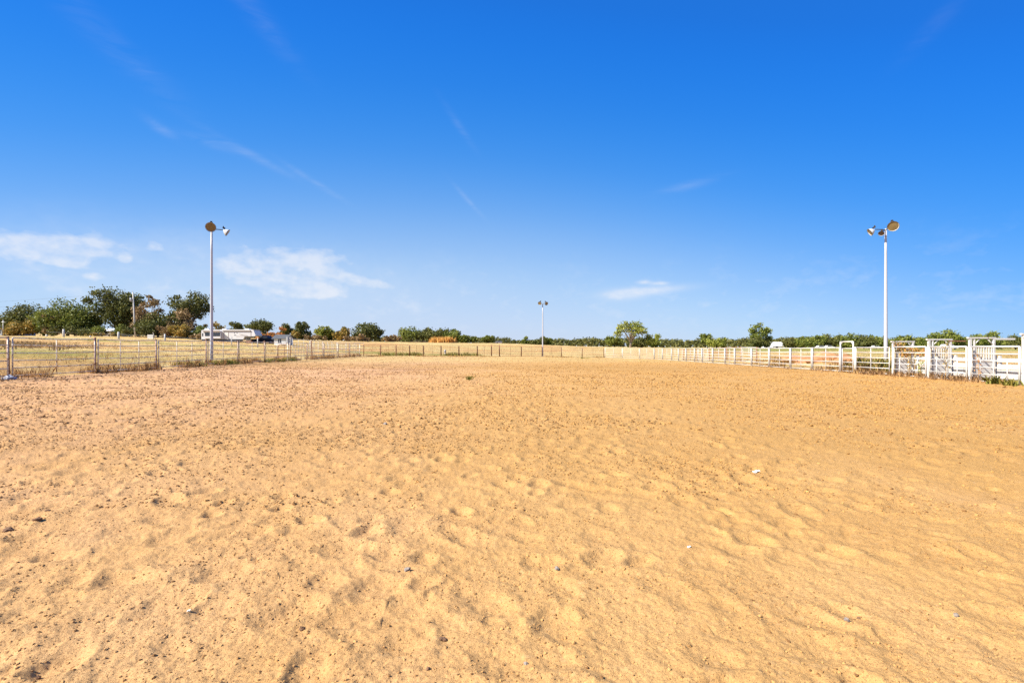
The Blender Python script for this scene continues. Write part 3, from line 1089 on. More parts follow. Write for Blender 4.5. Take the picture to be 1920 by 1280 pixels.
LENSD = m_plain('dark_lens', (0.07, 0.045, 0.035), 0.3, 0.3, 9)
lamp(396.5, 37, 10.75, 676, .12, .07, 'tall white lamp pole with a round floodlight beside the left fence',
     [((0.16, -0.35, 0.10), (0.42, -0.82, -0.38), 0.35, LENS), ((1.02, 0.22, -0.16), (0.80, 0.42, -0.52), 0.27, LENS)])
lamp(1661, 36, 10.45, 682, .13, .072, 'tall white lamp pole behind the right fence near the chutes',
     [((0.30, -0.3, 0.22), (-0.46, -0.80, -0.38), 0.36, LENS), ((-1.02, 0.10, -0.10), (-0.82, 0.30, -0.50), 0.28, LENS), ((-0.55, -.30, -0.30), (-0.62, -0.50, -0.60), 0.19, LENSD)])
lamp(1017.5, 87.5, 9.75, 668, .12, .08, 'white lamp pole with two floodlights at the far fence',
     [((-0.52, -0.25, 0.16), (-0.42, -0.80, -0.38), 0.32, LENS), ((0.62, -0.25, 0.12), (0.42, -0.80, -0.38), 0.32, LENS)])


# ------------------------------------------------------------------ leaves, trees, bushes
def leaf_cloud(centres, radii, counts, size, seed, squash=0.8):
    g = np.random.default_rng(seed)
    C, S = [], []
    for c, r, n in zip(centres, radii, counts):
        d = g.normal(size=(n, 3))
        d /= np.linalg.norm(d, axis=1)[:, None]
        rad = r * g.uniform(0.25, 1.0, n) ** 0.55 * (1 + 0.22 * g.normal(size=n))
        C.append(np.array(c) + d * rad[:, None] * np.array([1, 1, squash]))
        S.append(size * g.uniform(0.55, 1.3, n))
    C, S = np.concatenate(C), np.concatenate(S)
    n = len(C)
    a = g.normal(size=(n, 3))
    a[:, 2] *= 0.8
    a /= np.linalg.norm(a, axis=1)[:, None]
    b = np.cross(a, g.normal(size=(n, 3)))
    b /= np.linalg.norm(b, axis=1)[:, None]
    c = np.cross(a, b)
    k = S[:, None] * 0.5
    asp = g.uniform(0.55, 0.95, n)[:, None]
    V = np.stack([C - b * k, C + c * k * asp, C + b * k, C - c * k * asp + a * k * 0.4], 1).reshape(-1, 3)
    return V, np.arange(4 * n).reshape(n, 4)


TREES = [0]


def tree(name, label, px, d, ytop, wpx, leaf, lobes=16, trunk=0.28, dens=110, size=None, open_=0.0, bark=BARK, cat='tree', group='trees', flat=0.85, skew=0.0, trunk_r=None, low=None):
    """trunk with limbs reaching into a crown of many leaf clumps"""
    TREES[0] += 1
    seed = 100 + TREES[0]
    g = random.Random(seed)
    p = at(px, d)
    top = zat(ytop, d)
    h = max(1.0, top - p.z)
    W = wpx / F * d
    lowz = h * (trunk if low is None else low)
    size = size or max(0.18, 0.0027 * d + 0.035 * h ** 0.5)
    cen, rad, cnt = [], [], []
    ch = h - lowz
    lobes = int(lobes * 1.45)
    for i in range(lobes):
        for _ in range(40):
            u = g.uniform(-1, 1)
            v = g.uniform(-1, 1)
            w = g.uniform(0.0, 1.0)
            if lowz < 0.12 * h and i % 5 < 2:
                w *= 0.35
            env = math.sqrt(max(0, 1 - (2 * w - 0.85) ** 2 * 0.72)) if w > 0.42 else (0.95 if lowz < 0.12 * h else 0.72 + 0.66 * w)
            if u * u + v * v < env * env and (u * u + v * v + (w - .4) ** 2 * 1.6) > open_ * g.uniform(0, 1):
                break
        r = W * g.choice((0.10, 0.13, 0.16, 0.20, 0.22)) * g.uniform(0.9, 1.1) * (1.0 - 0.28 * open_)
        r = min(r, ch * 0.34)
        x = u * max(0.05, W / 2 - r * 0.8) + skew * W * (w - 0.4)
        z = lowz + r * 0.7 + w * max(0.05, ch - r * 1.5)
        cen.append((x, v * max(0.05, W / 2 - r) * flat, z))
        rad.append(r)
        cnt.append(int(1.35 * dens * (0.6 + 0.8 * g.random()) * (r / (W * 0.17)) ** 1.6) + 12)
    mz = max(c[2] + .8 * r for c, r in zip(cen, rad))
    lx, hx = min(c[0] - r for c, r in zip(cen, rad)), max(c[0] + r for c, r in zip(cen, rad))
    cen = [(-W * .54 + (c[0] - lx) * W * 1.08 / (hx - lx), c[1], c[2] * h / mz) for c in cen]
    t = thing(name, p, label, cat, group)
    r0 = trunk_r or 0.022 * h + 0.03 * W ** 0.5
    fork = Vector((g.uniform(-.04, .04) * h, g.uniform(-.04, .04) * h, max(lowz * 0.8, 0.16 * h)))
    tr = MB()
    tr.tube([(0, 0, -0.3), (fork.x * .3, fork.y * .3, fork.z * .5), tuple(fork)], [r0 * 1.25, r0, r0 * .85], 9)
    order = sorted(range(lobes), key=lambda i: -rad[i])[:max(3, int(lobes * 0.7))]
    for i in order:
        c = Vector(cen[i])
        mid = fork.lerp(c, 0.5) + Vector((g.uniform(-.06, .06) * W, g.uniform(-.06, .06) * W, 0.04 * h))
        tr.tube([tuple(fork - Vector((0, 0, .05 * h))), tuple(mid), tuple(c)], [r0 * .5, r0 * .3, r0 * .08], 6, False)
    tr.v = [tuple(Vector(q) + p) for q in tr.v]
    tr.build('trunk', bark, t)
    V, Fc = leaf_cloud(cen, rad, cnt, size, seed)
    me = np_mesh('crown', V, Fc, LV[leaf])
    o = bpy.data.objects.new('crown', me)
    COL.objects.link(o)
    o.parent = t
    return t


G1, G2, G3 = 'trees beyond the left pasture', 'trees beyond the far fence', 'trees beyond the right fence'
tree('oak_tree', 'dense dark oak at the far left edge behind a yellowing bush', 40, 112, 566, 88, 'oak', 20, 0.1, 170, group=G1)
tree('bush', 'yellow green bush in front of the leftmost dark oak', 42, 104, 597, 62, 'yellow', 14, 0.0, 170, cat='bush', group='bushes')
tree('oak_tree', 'broad rounded green tree left of the tall open oak', 126, 106, 557, 112, 'green', 30, 0.06, 190, group=G1)
tree('bush', 'pale viny bush against the left flank of the rounded green tree', 96, 103, 588, 34, 'vine', 9, 0.0, 140, cat='bush', group='bushes')
tree('oak_tree', 'tallest open-crowned oak left of the utility pole', 216, 108, 537, 102, 'oak', 30, 0.14, 170, open_=0.6, group=G1, trunk_r=0.34)
tree('vine_tree', 'leaning vine-covered tree just right of the utility pole', 279, 106, 553, 54, 'vine', 15, 0.1, 150, group=G1, skew=0.25)
tree('oak_tree', 'low dark oak filling the gap below the leaning vine-covered tree', 296, 104, 583, 76, 'oak', 18, 0.04, 160, group=G1)
tree('oak_tree', 'tall oak with viny trunk between the utility pole and left lamp pole', 352, 108, 545, 74, 'oak', 22, 0.26, 160, open_=0.6, group=G1, bark=BARKP)
tree('vine_thicket', 'brownish vine thicket climbing the tall oak by the left lamp pole', 346, 105, 578, 58, 'vine', 14, 0.03, 150, cat='bush', group='bushes')
tree('bush', 'green scrub at the foot of the tall open oak', 205, 103, 607, 62, 'green', 11, 0.0, 130, cat='bush', group='bushes')
tree('bush', 'yellow scrub at the foot of the tall viny oak', 335, 101, 606, 40, 'yellow', 10, 0.0, 130, cat='bush', group='bushes')
tree('bush', 'olive bush right behind the left lamp pole', 402, 106, 604, 44, 'yellow', 10, 0.0, 130, cat='bush', group='bushes')
tree('bush', 'low brown brush left of the camper trailer', 372, 100, 622, 34, 'vine', 9, 0.0, 90, cat='bush', group='bushes')
tree('bush', 'low brown brush below the barn roof', 190, 100, 622, 60, 'yellow', 10, 0.0, 90, cat='bush', group='bushes')
tree('oak_tree', 'small round dark tree behind the middle of the camper trailer', 442, 140, 603, 30, 'oak', 11, 0.1, 110, group=G1)
tree('oak_tree', 'spreading dark oak behind the front of the camper trailer', 488, 140, 598, 54, 'oak', 18, 0.2, 120, group=G1, open_=0.5)
tree('bush', 'rust orange bush left of the small white shed', 500, 128, 622, 40, 'rusty', 10, 0.0, 110, cat='bush', group='bushes')
tree('bush', 'rust orange bush behind the small white shed', 522, 128, 612, 26, 'rusty', 9, 0.0, 110, cat='bush', group='bushes')
tree('oak_tree', 'round dark tree straight behind the white shed', 536, 145, 606, 30, 'oak', 12, 0.1, 120, group=G1)
tree('oak_tree', 'upright dark tree just right of the white shed', 566, 145, 602, 36, 'oak', 16, 0.05, 120, group=G1)
tree('bush', 'yellow bush to the right of the white shed', 551, 132, 620, 24, 'yellow', 8, 0.0, 90, cat='bush', group='bushes')
tree('oak_tree', 'bright green tree in the hedge left of the big round oak', 606, 140, 610, 36, 'lime', 12, 0.05, 120, group=G1)
tree('bush', 'yellow brown bush in the hedge next to the big round oak', 641, 138, 611, 38, 'yellow', 12, 0.02, 120, cat='bush', group='bushes')
tree('bush', 'low brushy hedge below the bright green tree', 590, 134, 626, 44, 'vine', 10, 0.0, 90, cat='bush', group='bushes')
tree('oak_tree', 'big round dark oak left of the far tree clump', 690, 145, 604, 60, 'oak', 24, 0.0, 140, group=G2)
tree('bush', 'olive brush below the big round oak', 668, 136, 625, 48, 'vine', 11, 0.0, 90, cat='bush', group='bushes')
tree('bush', 'reddish green brush between the big round oak and the far clump', 733, 170, 627, 38, 'vine', 11, 0.0, 90, cat='bush', group='bushes')
for k, (px, top, w, lf_, nm) in enumerate([(772, 611, 54, 'green', 'leftmost and tallest'), (800, 614, 46, 'oak', 'second from the left'), (826, 614, 50, 'oak', 'middle'), (850, 616, 46, 'green', 'fourth from the left'), (868, 628, 26, 'green', 'low rightmost')]):
    tree('oak_tree', nm + ' tree of the round clump behind the golden grass', px, 205 - 2 * k, top, w, lf_, 15, 0.1, 120, group=G2)
tree('oak_tree', 'small round tree just right of the far clump', 887, 205, 631, 19, 'green', 9, 0.15, 100, group=G2)
tree('oak_tree', 'round dark tree left of the grey far building', 915, 205, 628, 27, 'green', 12, 0.14, 110, group=G2)
tree('oak_tree', 'small round tree left of the far lamp pole', 985, 260, 631, 18, 'green', 9, 0.08, 90, group=G2)
tree('oak_tree', 'broad tree straight behind the far lamp pole', 1010, 265, 631, 30, 'oak', 11, 0.08, 90, group=G2)
tree('oak_tree', 'tree just right of the far lamp pole', 1026, 268, 630, 20, 'green', 9, 0.08, 90, group=G2)
tree('pecan_tree', 'tall airy lone tree with pale forked trunk behind the far right corner', 1182, 170, 600, 62, 'lime', 17, 0.36, 75, open_=0.9, bark=BARKP, group=G3, trunk_r=0.36, low=0.26)
tree('bush', 'green bush left of the lone forked tree', 1152, 175, 629, 34, 'green', 11, 0.0, 90, cat='bush', group='bushes')
tree('oak_tree', 'dark low tree behind the trunk of the lone forked tree', 1196, 180, 630, 34, 'oak', 11, 0.0, 90, group=G3)
tree('oak_tree', 'bright green tree right of the lone forked tree', 1223, 172, 625, 35, 'lime', 14, 0.04, 110, group=G3)
tree('oak_tree', 'dark tree behind the yellow green bush, middle right', 1327, 235, 624, 30, 'green', 11, 0.05, 110, group=G3)
tree('bush', 'broad yellow green bush in front of the far woods, middle right', 1343, 228, 632, 38, 'lime', 12, 0.0, 100, cat='bush', group='bushes')
tree('oak_tree', 'tall thin-crowned tree left of the white barn', 1426, 215, 604, 42, 'green', 18, 0.3, 80, open_=0.7, group=G3, low=0.25)
tree('oak_tree', 'broad low trees under the tall thin-crowned tree left of the white barn', 1424, 213, 629, 52, 'oak', 15, 0.04, 110, group=G3)
for k, (px, top, w, lf_, nm) in enumerate([(1484, 633, 26, 'far', 'just right of the white barn'), (1506, 630, 28, 'green', 'second right of the white barn'), (1530, 628, 34, 'green', 'above the white parked vehicles'),
                                           (1558, 626, 40, 'oak', 'left of the arched gate'), (1590, 625, 44, 'green', 'above the arched gate'), (1620, 625, 40, 'oak', 'right of the arched gate'), (1644, 628, 32, 'green', 'beside the right lamp pole')]):
    tree('oak_tree', 'tree of the right-hand wood ' + nm, px, 240 - 3 * (k % 3), top - 1, w * 1.25, lf_, 18, 0.02, 110, group=G3)
tree('oak_tree', 'tree behind the vine-draped chute divider', 1697, 200, 626, 46, 'green', 15, 0.02, 110, group=G3)
tree('oak_tree', 'lower tree between the first two chute dividers', 1727, 205, 632, 36, 'green', 12, 0.02, 110, group=G3)
tree('oak_tree', 'broad tree above the second chute divider', 1778, 150, 617, 66, 'green', 22, 0.05, 130, group=G3)
tree('oak_tree', 'broad tree above the third chute divider', 1848, 150, 620, 64, 'green', 20, 0.06, 130, group=G3)
tree('oak_tree', 'tree at the right edge of the picture behind the chutes', 1905, 155, 628, 60, 'oak', 17, 0.04, 120, group=G3)
tree('oak_tree', 'tree just outside the right edge behind the chutes', 1965, 150, 622, 60, 'green', 16, 0.04, 120, group=G3)
tree('oak_tree', 'dark tree at the very left edge of the picture', -30, 116, 590, 60, 'oak', 14, 0.05, 120, group=G1)

tree('oak_tree', 'low dark oak between the rounded green tree and the tall open oak', 166, 110, 592, 54, 'oak', 14, 0.04, 160, group=G1)
tree('oak_tree', 'dark oak straight behind the utility pole', 258, 111, 582, 56, 'oak', 15, 0.05, 160, group=G1)
tree('oak_tree', 'green oak filling the gap left of the rounded green tree', 82, 111, 578, 60, 'oak', 14, 0.03, 160, group=G1)
tree('bush', 'dark scrub under the broad rounded green tree', 140, 102, 606, 84, 'oak', 13, 0.0, 140, cat='bush', group='bushes')
tree('bush', 'dark scrub right of the utility pole foot', 262, 101, 604, 62, 'oak', 12, 0.0, 140, cat='bush', group='bushes')
tree('bush', 'olive scrub between the vine-covered tree and the viny oak', 312, 102, 609, 52, 'vine', 11, 0.0, 130, cat='bush', group='bushes')
tree('bush', 'green scrub behind the tail of the camper trailer', 378, 104, 610, 44, 'green', 10, 0.0, 130, cat='bush', group='bushes')
tree('bush', 'low dark bushes beyond the bright hedge tree', 625, 142, 618, 50, 'oak', 11, 0.0, 110, cat='bush', group='bushes')
tree('bush', 'dark brush at the foot of the far tree clump', 800, 200, 632, 110, 'oak', 16, 0.0, 110, cat='bush', group='bushes')


def woods():
    g = np.random.default_rng(77)
    cen, rad, cnt = [], [], []
    for px in np.arange(-500, 2700, 5.0):
        for row in range(2):
            d = 330 + 90 * row + g.uniform(-25, 25) + (60 if px < 1000 else 0)
            x = (px + g.uniform(-4, 4) - CX) / F * d
            z = gz(x, d)
            topz = zat(635.0 + 1.6 * math.sin(px * 0.021) + 1.2 * math.sin(px * 0.083 + 1) + g.uniform(-2.2, 3.0) + (2.0 if row == 0 else -0.5) - (3.0 if px < 960 else 0) - (1.5 if px > 1480 else 0), d)
            hh = max(4.0, topz - z)
            r = hh * g.uniform(0.26, 0.36)
            cen.append((x, d, z + hh - r * 0.85))
            rad.append(r)
            cnt.append(64)
            cen.append((x + g.uniform(-2, 2), d - 3, z + hh * 0.32))
            rad.append(hh * 0.34)
            cnt.append(52)
    V, Fc = leaf_cloud(cen, rad, cnt, 1.25, 78)
    me = np_mesh('far_woods', V, Fc, LV['far'])
    o = bpy.data.objects.new('far_woods', me)
    COL.objects.link(o)
    tag(o, 'distant dark green woods along the whole horizon', 'woods', kind='stuff')


woods()


# ------------------------------------------------------------------ grass and weeds
def blades(points, heights, per, mat, name, label, cat, seed, width=0.012, spread=0.12, kind='stuff', lean=0.5):
    g = np.random.default_rng(seed)
    pts_ = np.repeat(np.asarray(points, float), per, 0)
    h = np.repeat(np.asarray(heights, float), per) * g.uniform(0.4, 1.1, len(pts_))
    n = len(pts_)
    base = pts_ + np.stack([g.normal(size=n) * spread, g.normal(size=n) * spread, -0.02 * np.ones(n)], 1)
    ang = g.uniform(0, 6.283, n)
    dr = np.stack([np.cos(ang), np.sin(ang), np.zeros(n)], 1)
    sd_ = np.stack([-np.sin(ang), np.cos(ang), np.zeros(n)], 1)
    ln = g.uniform(0.05, lean, n)
    w = (width * g.uniform(0.6, 1.5, n))[:, None]
    mid = base + dr * (h * ln * 0.35)[:, None] + np.array([0, 0, 1]) * (h * 0.6)[:, None]
    tip = base + dr * (h * ln)[:, None] + np.array([0, 0, 1]) * h[:, None]
    V = np.stack([base - sd_ * w, base + sd_ * w, mid + sd_ * w * .8, tip + sd_ * w * .15, mid - sd_ * w * .8], 1).reshape(-1, 3)
    Fc = np.arange(5 * n).reshape(n, 5)
    me = np_mesh(name, V, Fc, mat)
    o = bpy.data.objects.new(name, me)
    COL.objects.link(o)
    return tag(o, label, cat, kind=kind)


def strip(x0, y0, x1, y1, n, w, seed, patch=0.45, thr=-0.05):
    g = np.random.default_rng(seed)
    t = g.uniform(0, 1, n)
    x = x0 + (x1 - x0) * t + g.normal(size=n) * w
    y = y0 + (y1 - y0) * t + g.normal(size=n) * w
    k = vnoise(x * patch, y * patch, seed) > thr
    x, y = x[k], y[k]
    return np.stack([x, y, ground_h(x, y)], 1)


g = np.random.default_rng(3)
P = strip(XL - .3, 12, XL - .3, 72, 1500, 0.35, 201, 0.8, 0.03)
blades(P, 0.18 + 0.42 * g.uniform(0, 1, len(P)) ** 2, 11, WEED, 'dry_grass', 'dry straw grass and dead weeds along the foot of the left fence', 'grass', 1, 0.010, 0.10)
P = strip(XL - .2, 33, XL - .2, 50, 260, 0.3, 203, 0.6, 0.05)
blades(P, 0.25 + 0.2 * g.uniform(0, 1, len(P)), 10, GREENG, 'green_grass', 'patches of green grass at the foot of the left lamp pole', 'grass', 2, 0.012, 0.12)
P = strip(XR - .1, 21, XR + .3, 44, 700, 0.28, 205)
blades(P, 0.12 + 0.32 * g.uniform(0, 1, len(P)) ** 2, 11, WEED, 'dry_grass', 'dry brown and yellow weeds along the foot of the right fence and chutes', 'grass', 4, 0.010, 0.10)
P = strip(XR + 1.2, 30, XR + 3.2, 48, 900, 0.8, 207)
blades(P, 0.2 + 0.5 * g.uniform(0, 1, len(P)) ** 2, 9, STRAW, 'tall_dry_grass', 'tall dry grass behind the white fence near the arched gate', 'grass', 5, 0.013, 0.14)
P = strip(XR + 1.5, 31, XR + 3.0, 36, 90, 0.6, 209, 0.6, 0.02)
blades(P, 0.5 + 0.3 * g.uniform(0, 1, len(P)), 12, GREENG, 'green_weeds', 'green weeds behind the arched gate and lamp pole', 'weeds', 6, 0.018, 0.16)
P = np.concatenate([strip(-21, 70.5, -17.5, 74, 240, 0.35, 211), strip(-17.5, 74, 16, 86, 700, 0.35, 212)])
blades(P, 0.12 + 0.25 * g.uniform(0, 1, len(P)) ** 2, 7, STRAW, 'dry_grass', 'sparse dry grass along the foot of the far fence', 'grass', 7, 0.018, 0.14)
P = strip(-20.5, 75.5, -6, 83.5, 170, 0.7, 213, 0.3, 0.02)
blades(P, 0.35 + 0.35 * g.uniform(0, 1, len(P)), 10, GREENG, 'green_weeds', 'green weeds growing behind the rusty far fence', 'weeds', 8, 0.03, 0.25)
P = strip(*at(812, 185)[:2], *at(846, 185)[:2], 170, 0.9, 215, 0.2, -0.4)
blades(P, 1.4 + 1.3 * g.uniform(0, 1, len(P)), 14, GOLD, 'golden_grass', 'tall golden grass in front of the round far tree clump', 'grass', 9, 0.09, 0.5)
P = np.stack([g.uniform(-62, -22.8, 2600), g.uniform(14, 110, 2600), np.zeros(2600)], 1)
P = P[(P[:, 0] > -1.25 * P[:, 1]) & (vnoise(P[:, 0] * .14, P[:, 1] * .3, 5) > -.06)]
P[:, 2] = ground_h(P[:, 0], P[:, 1])
blades(P, 0.10 + 0.16 * g.uniform(0, 1, len(P)), 8, STRAW, 'pasture_grass', 'short dry grass tufts over the left pasture', 'grass', 10, 0.016, 0.25)
P = np.stack([g.uniform(25, 80, 1500), g.uniform(30, 110, 1500), np.zeros(1500)], 1)
P[:, 2] = ground_h(P[:, 0], P[:, 1])
blades(P, 0.10 + 0.16 * g.uniform(0, 1, len(P)), 8, STRAW, 'pasture_grass', 'short dry grass tufts over the right pasture', 'grass', 11, 0.016, 0.25)

P = strip(-38, 40, -62, 58, 260, 2.2, 217, 0.25, 0.0)
blades(P, 0.22 + 0.22 * g.uniform(0, 1, len(P)), 14, LV['vine'], 'sage_weeds', 'grey green weed patches across the left pasture', 'weeds', 12, 0.03, 0.3)
n = 420
d_ = np.sqrt(g.uniform(2.2 ** 2, 13 ** 2, n))
x_ = d_ * g.uniform(-1.1, 1.1, n)
z_ = ground_h(x_, d_) + relief(x_, d_) + 0.004
an, ln = g.uniform(0, 6.283, n), g.uniform(0.012, 0.05, n)
dx, dy = np.cos(an) * ln, np.sin(an) * ln
w_ = 0.0016
A = np.stack([x_ - dx, d_ - dy, z_], 1)
B = np.stack([x_ + dx, d_ + dy, z_ + g.uniform(0, 0.012, n)], 1)
sdv = np.stack([-np.sin(an) * w_, np.cos(an) * w_, np.zeros(n)], 1)
upv = np.array([0, 0, 0.0025])
V = np.stack([A - sdv, A + sdv, A + upv, B - sdv, B + sdv, B + upv], 1).reshape(-1, 3)
i0 = np.arange(n)[:, None] * 6
Fc = np.concatenate([i0 + np.array([[0, 2, 5, 3]]), i0 + np.array([[2, 1, 4, 5]])])
o = bpy.data.objects.new('straw_bits', np_mesh('straw_bits', V, Fc, STRAW))
COL.objects.link(o)
tag(o, 'tiny bits of straw and twig lying on the sand', 'straw', kind='stuff')


def weed(name, label, x, y, h, n, mat, spread=0.10, width=0.012, lean=0.8, cat='weed', zz=None):
    z = zz if zz is not None else gz(x, y)
    o = blades([(x, y, z)], [h], n, mat, name, label, cat, int(abs(x * 131 + y * 17)) % 9999, width, spread, None, lean)
    return o


weed('grass_tuft', 'lone dark green grass tuft in the middle of the arena sand', -2.05, 23.2, 0.24, 60, GREENG, 0.08, 0.014, 0.9, 'grass tuft')
weed('green_weed', 'bright green weed clump at the foot of the nearest chute gate', 22.55, 22.6, 0.42, 70, GREENG, 0.16, 0.03, 1.0)
weed('green_weed', 'small green weed clump at the lower right edge below the chutes', 22.4, 21.7, 0.34, 50, GREENG, 0.14, 0.03, 1.0)
weed('sand_weed', 'small green weeds on the sand before the white far corner', 11.5, 78, 0.25, 40, GREENG, 0.5, 0.04, 1.0)


def stalk(label, x, y, h, seed, leaf, n=60):
    gg = random.Random(seed)
    z = gz(x, y)
    t = thing('tall_weed', (x, y, z), label, 'weed', 'tall weeds at the chutes')
    top = Vector((x + gg.uniform(-.08, .08), y, z + h))
    MB().tube([(x, y, z - .05), (x + gg.uniform(-.04, .04), y, z + h * .5), tuple(top)], [.014, .011, .006], 6).build('stem', STRAW, t)
    cen = [(0 + gg.uniform(-.08, .08), gg.uniform(-.08, .08), h * (.35 + .62 * k / 6)) for k in range(7)]
    V, Fc = leaf_cloud(cen, [.09 + .08 * gg.random() for _ in cen], [n // 7] * 7, 0.075, seed)
    me = np_mesh('leaves', V, Fc, LV[leaf])
    o = bpy.data.objects.new('leaves', me)
    COL.objects.link(o)
    o.parent = t


stalk('tall yellow green weed standing before the middle chute gate', 22.75, 25.35, 2.0, 11, 'yellow', 90)
stalk('thin reddish weed leaning at the nearest chute gate', 22.75, 23.6, 1.35, 12, 'rusty', 40)
stalk('leafy yellow weed at the vine-covered chute gate', 22.75, 27.7, 1.15, 13, 'yellow', 90)
stalk('leafy green weed left of the second chute divider', 22.75, 26.95, 0.9, 14, 'lime', 70)

vn = thing('orange_vine', (XR + .5, 28.2, gz(XR + .5, 28.2)), 'vine with orange and green leaves hanging over the first chute', 'vine')
gg = random.Random(4)
cen = [(gg.uniform(-.5, .75), gg.uniform(-1.35, 1.1), gg.uniform(1.25, 1.62)) for _ in range(22)] + [(gg.uniform(-.45, .4), .9 + gg.uniform(-.1, .15), gg.uniform(1.5, 2.0)) for _ in range(9)]
V, Fc = leaf_cloud(cen, [.2] * len(cen), [34] * len(cen), 0.10, 44)
for nm, leaf, sel in (('orange_leaves', 'rusty', slice(0, None, 2)), ('green_leaves', 'yellow', slice(1, None, 2))):
    o = bpy.data.objects.new(nm, np_mesh(nm, V, Fc[sel], LV[leaf]))
    COL.objects.link(o)
    o.parent = vn


# ------------------------------------------------------------------ camper, truck, shed and other buildings
def local(p, yaw):
    u = Vector((math.cos(yaw), math.sin(yaw), 0))
    v = Vector((-math.sin(yaw), math.cos(yaw), 0))
    return lambda a, b, c: Vector(p) + u * a + v * b + Vector((0, 0, c)), u, v


def wheel(root, c, v, r, w):
    tyre = MB().lathe([(-w / 2, 0), (-w / 2, r * .85), (-w * .35, r), (w * .35, r), (w / 2, r * .85), (w / 2, 0)], c, v, 18).build('tyre', BLACK, root)
    MB().lathe([(-w / 2 - .01, 0), (-w / 2 - .01, r * .55), (-w / 2 + .03, r * .6)], c, v, 14).build('rim', ALU, tyre)


def camper():
    d = 96
    p = at(428, d)
    p.z = zat(641.0, d)
    Lh = 11.0
    t = thing('camper_trailer', p, 'long white fifth-wheel camper trailer parked beyond the left pasture', 'camper trailer')
    L_, u, v = local(p, math.radians(-2))
    prof = [(-5.5, .55), (-5.5, 2.28), (-5.38, 2.40), (4.75, 2.40), (5.1, 2.28), (5.5, 1.35), (5.3, 1.12), (3.3, 1.12), (3.0, .55)]
    MB().prism(prof, L_(0, 0, 0), u, v, 2.4).build('body', RVW, t)
    MB().box(L_(-1.25, .02, .30), (8.3, .1, .5), math.radians(-2)).build('skirt', BLACK, t)
    MB().box(L_(0, 1.2, 2.43), (10.2, 2.36, .06), math.radians(-2)).build('roof', ROOFW, t)
    for a in (-4.9, -1.3, 3.3):
        MB().box(L_(a, 1.1, 2.58), (.9, .8, .26), math.radians(-2)).build('roof_unit', RVW, t)
    s = MB().prism([(-4.7, .72), (-4.7, 1.98), (-4.6, 2.18), (-1.35, 2.18), (-1.25, 1.98), (-1.25, .72)], L_(0, -.55, 0), u, v, .56).build('slide_out', RVW, t)
    MB().prism([(-4.85, 2.06), (-4.6, 2.3), (-1.4, 2.3), (-1.1, 2.06)], L_(0, -.75, 0), u, v, .2).build('slide_awning', RVT, t)
    for a, w_, z_, h_ in ((-3.85, .95, 1.52, .62), (-2.05, 1.35, 1.48, .62)):
        MB().box(L_(a, -.565, z_), (w_, .03, h_), math.radians(-2)).build('window', GLASS, t)
        MB().box(L_(a, -.558, z_), (w_ + .1, .02, h_ + .1), math.radians(-2)).build('window_frame', BLACK, t)
    MB().box(L_(-5.08, -.015, 1.45), (.5, .03, .62), math.radians(-2)).build('window', GLASS, t)
    dr = MB().box(L_(-.35, -.015, 1.25), (.68, .03, 1.45), math.radians(-2)).build('door', WALLW, t)
    MB().box(L_(-.02, -.02, 1.25), (.05, .04, 1.5), math.radians(-2)).build('door_edge', RVT, dr)
    MB().box(L_(-.92, -.015, 1.45), (.12, .03, 1.75), math.radians(-2)).build('stripe', RVT, t)
    MB().box(L_(1.7, -.10, 2.26), (5.6, .16, .12), math.radians(-2)).build('awning_roll', RVT, t)
    MB().box(L_(4.55, -.015, 1.75), (.10, .03, 1.1), math.radians(-2)).build('stripe', RVT, t)
    for a0, a1, z0, z1, w_ in ((2.2, 3.9, 1.55, 1.25, .07), (2.5, 3.9, 1.42, 1.22, .05), (1.6, 3.6, 1.12, 1.14, .06)):
        c = L_((a0 + a1) / 2, -.012, (z0 + z1) / 2)
        M = Matrix.Rotation(math.radians(-2), 3, 'Z') @ Matrix.Rotation(math.atan2(z0 - z1, a1 - a0), 3, 'Y')
        MB().box(c, (math.hypot(a1 - a0, z1 - z0), .02, w_), mat=M).build('decal', RVT, t)
    for a, z_ in ((1.25, 1.78), (1.75, 1.84), (1.25, 1.35), (1.5, 1.35)):
        MB().box(L_(a, -.012, z_), (.16, .02, .12), math.radians(-2)).build('decal', BLACK, t)
    for a in (-.6, .45):
        wheel(t, L_(a, .12, .38), v, .38, .24)
    MB().box(L_(3.4, .5, .5), (.12, .12, 1.2), math.radians(-2)).build('landing_leg', ALU, t)


camper()


def truck():
    d = 99
    p = at(491, d)
    p.z = zat(645.5, d)
    t = thing('pickup_truck', p, 'dark pickup truck parked right of the camper trailer', 'truck')
    L_, u, v = local(p, math.radians(-4))
    prof = [(-2.9, .5), (-2.9, 1.12), (-.7, 1.12), (-.62, 1.15), (-.45, 1.82), (.75, 1.86), (1.45, 1.25), (2.6, 1.12), (2.85, .9), (2.85, .5)]
    MB().prism(prof, L_(0, 0, 0), u, v, 1.85).build('body', NAVY, t)
    MB().prism([(-.42, 1.22), (-.3, 1.74), (.12, 1.76), (.12, 1.22)], L_(0, -.012, 0), u, v, .012).build('window', GLASS, t)
    MB().prism([(.2, 1.22), (.2, 1.76), (.66, 1.76), (1.2, 1.25)], L_(0, -.012, 0), u, v, .012).build('window', GLASS, t)
    MB().box(L_(2.8, .3, .98), (.1, .4, .18), math.radians(-4)).build('headlight', RVW, t)
    MB().box(L_(2.86, .92, .6), (.1, 1.8, .2), math.radians(-4)).build('bumper', ALU, t)
    for a in (-1.75, 1.85):
        for b in (.1, 1.75):
            wheel(t, L_(a, b, .4), v, .4, .26)


truck()

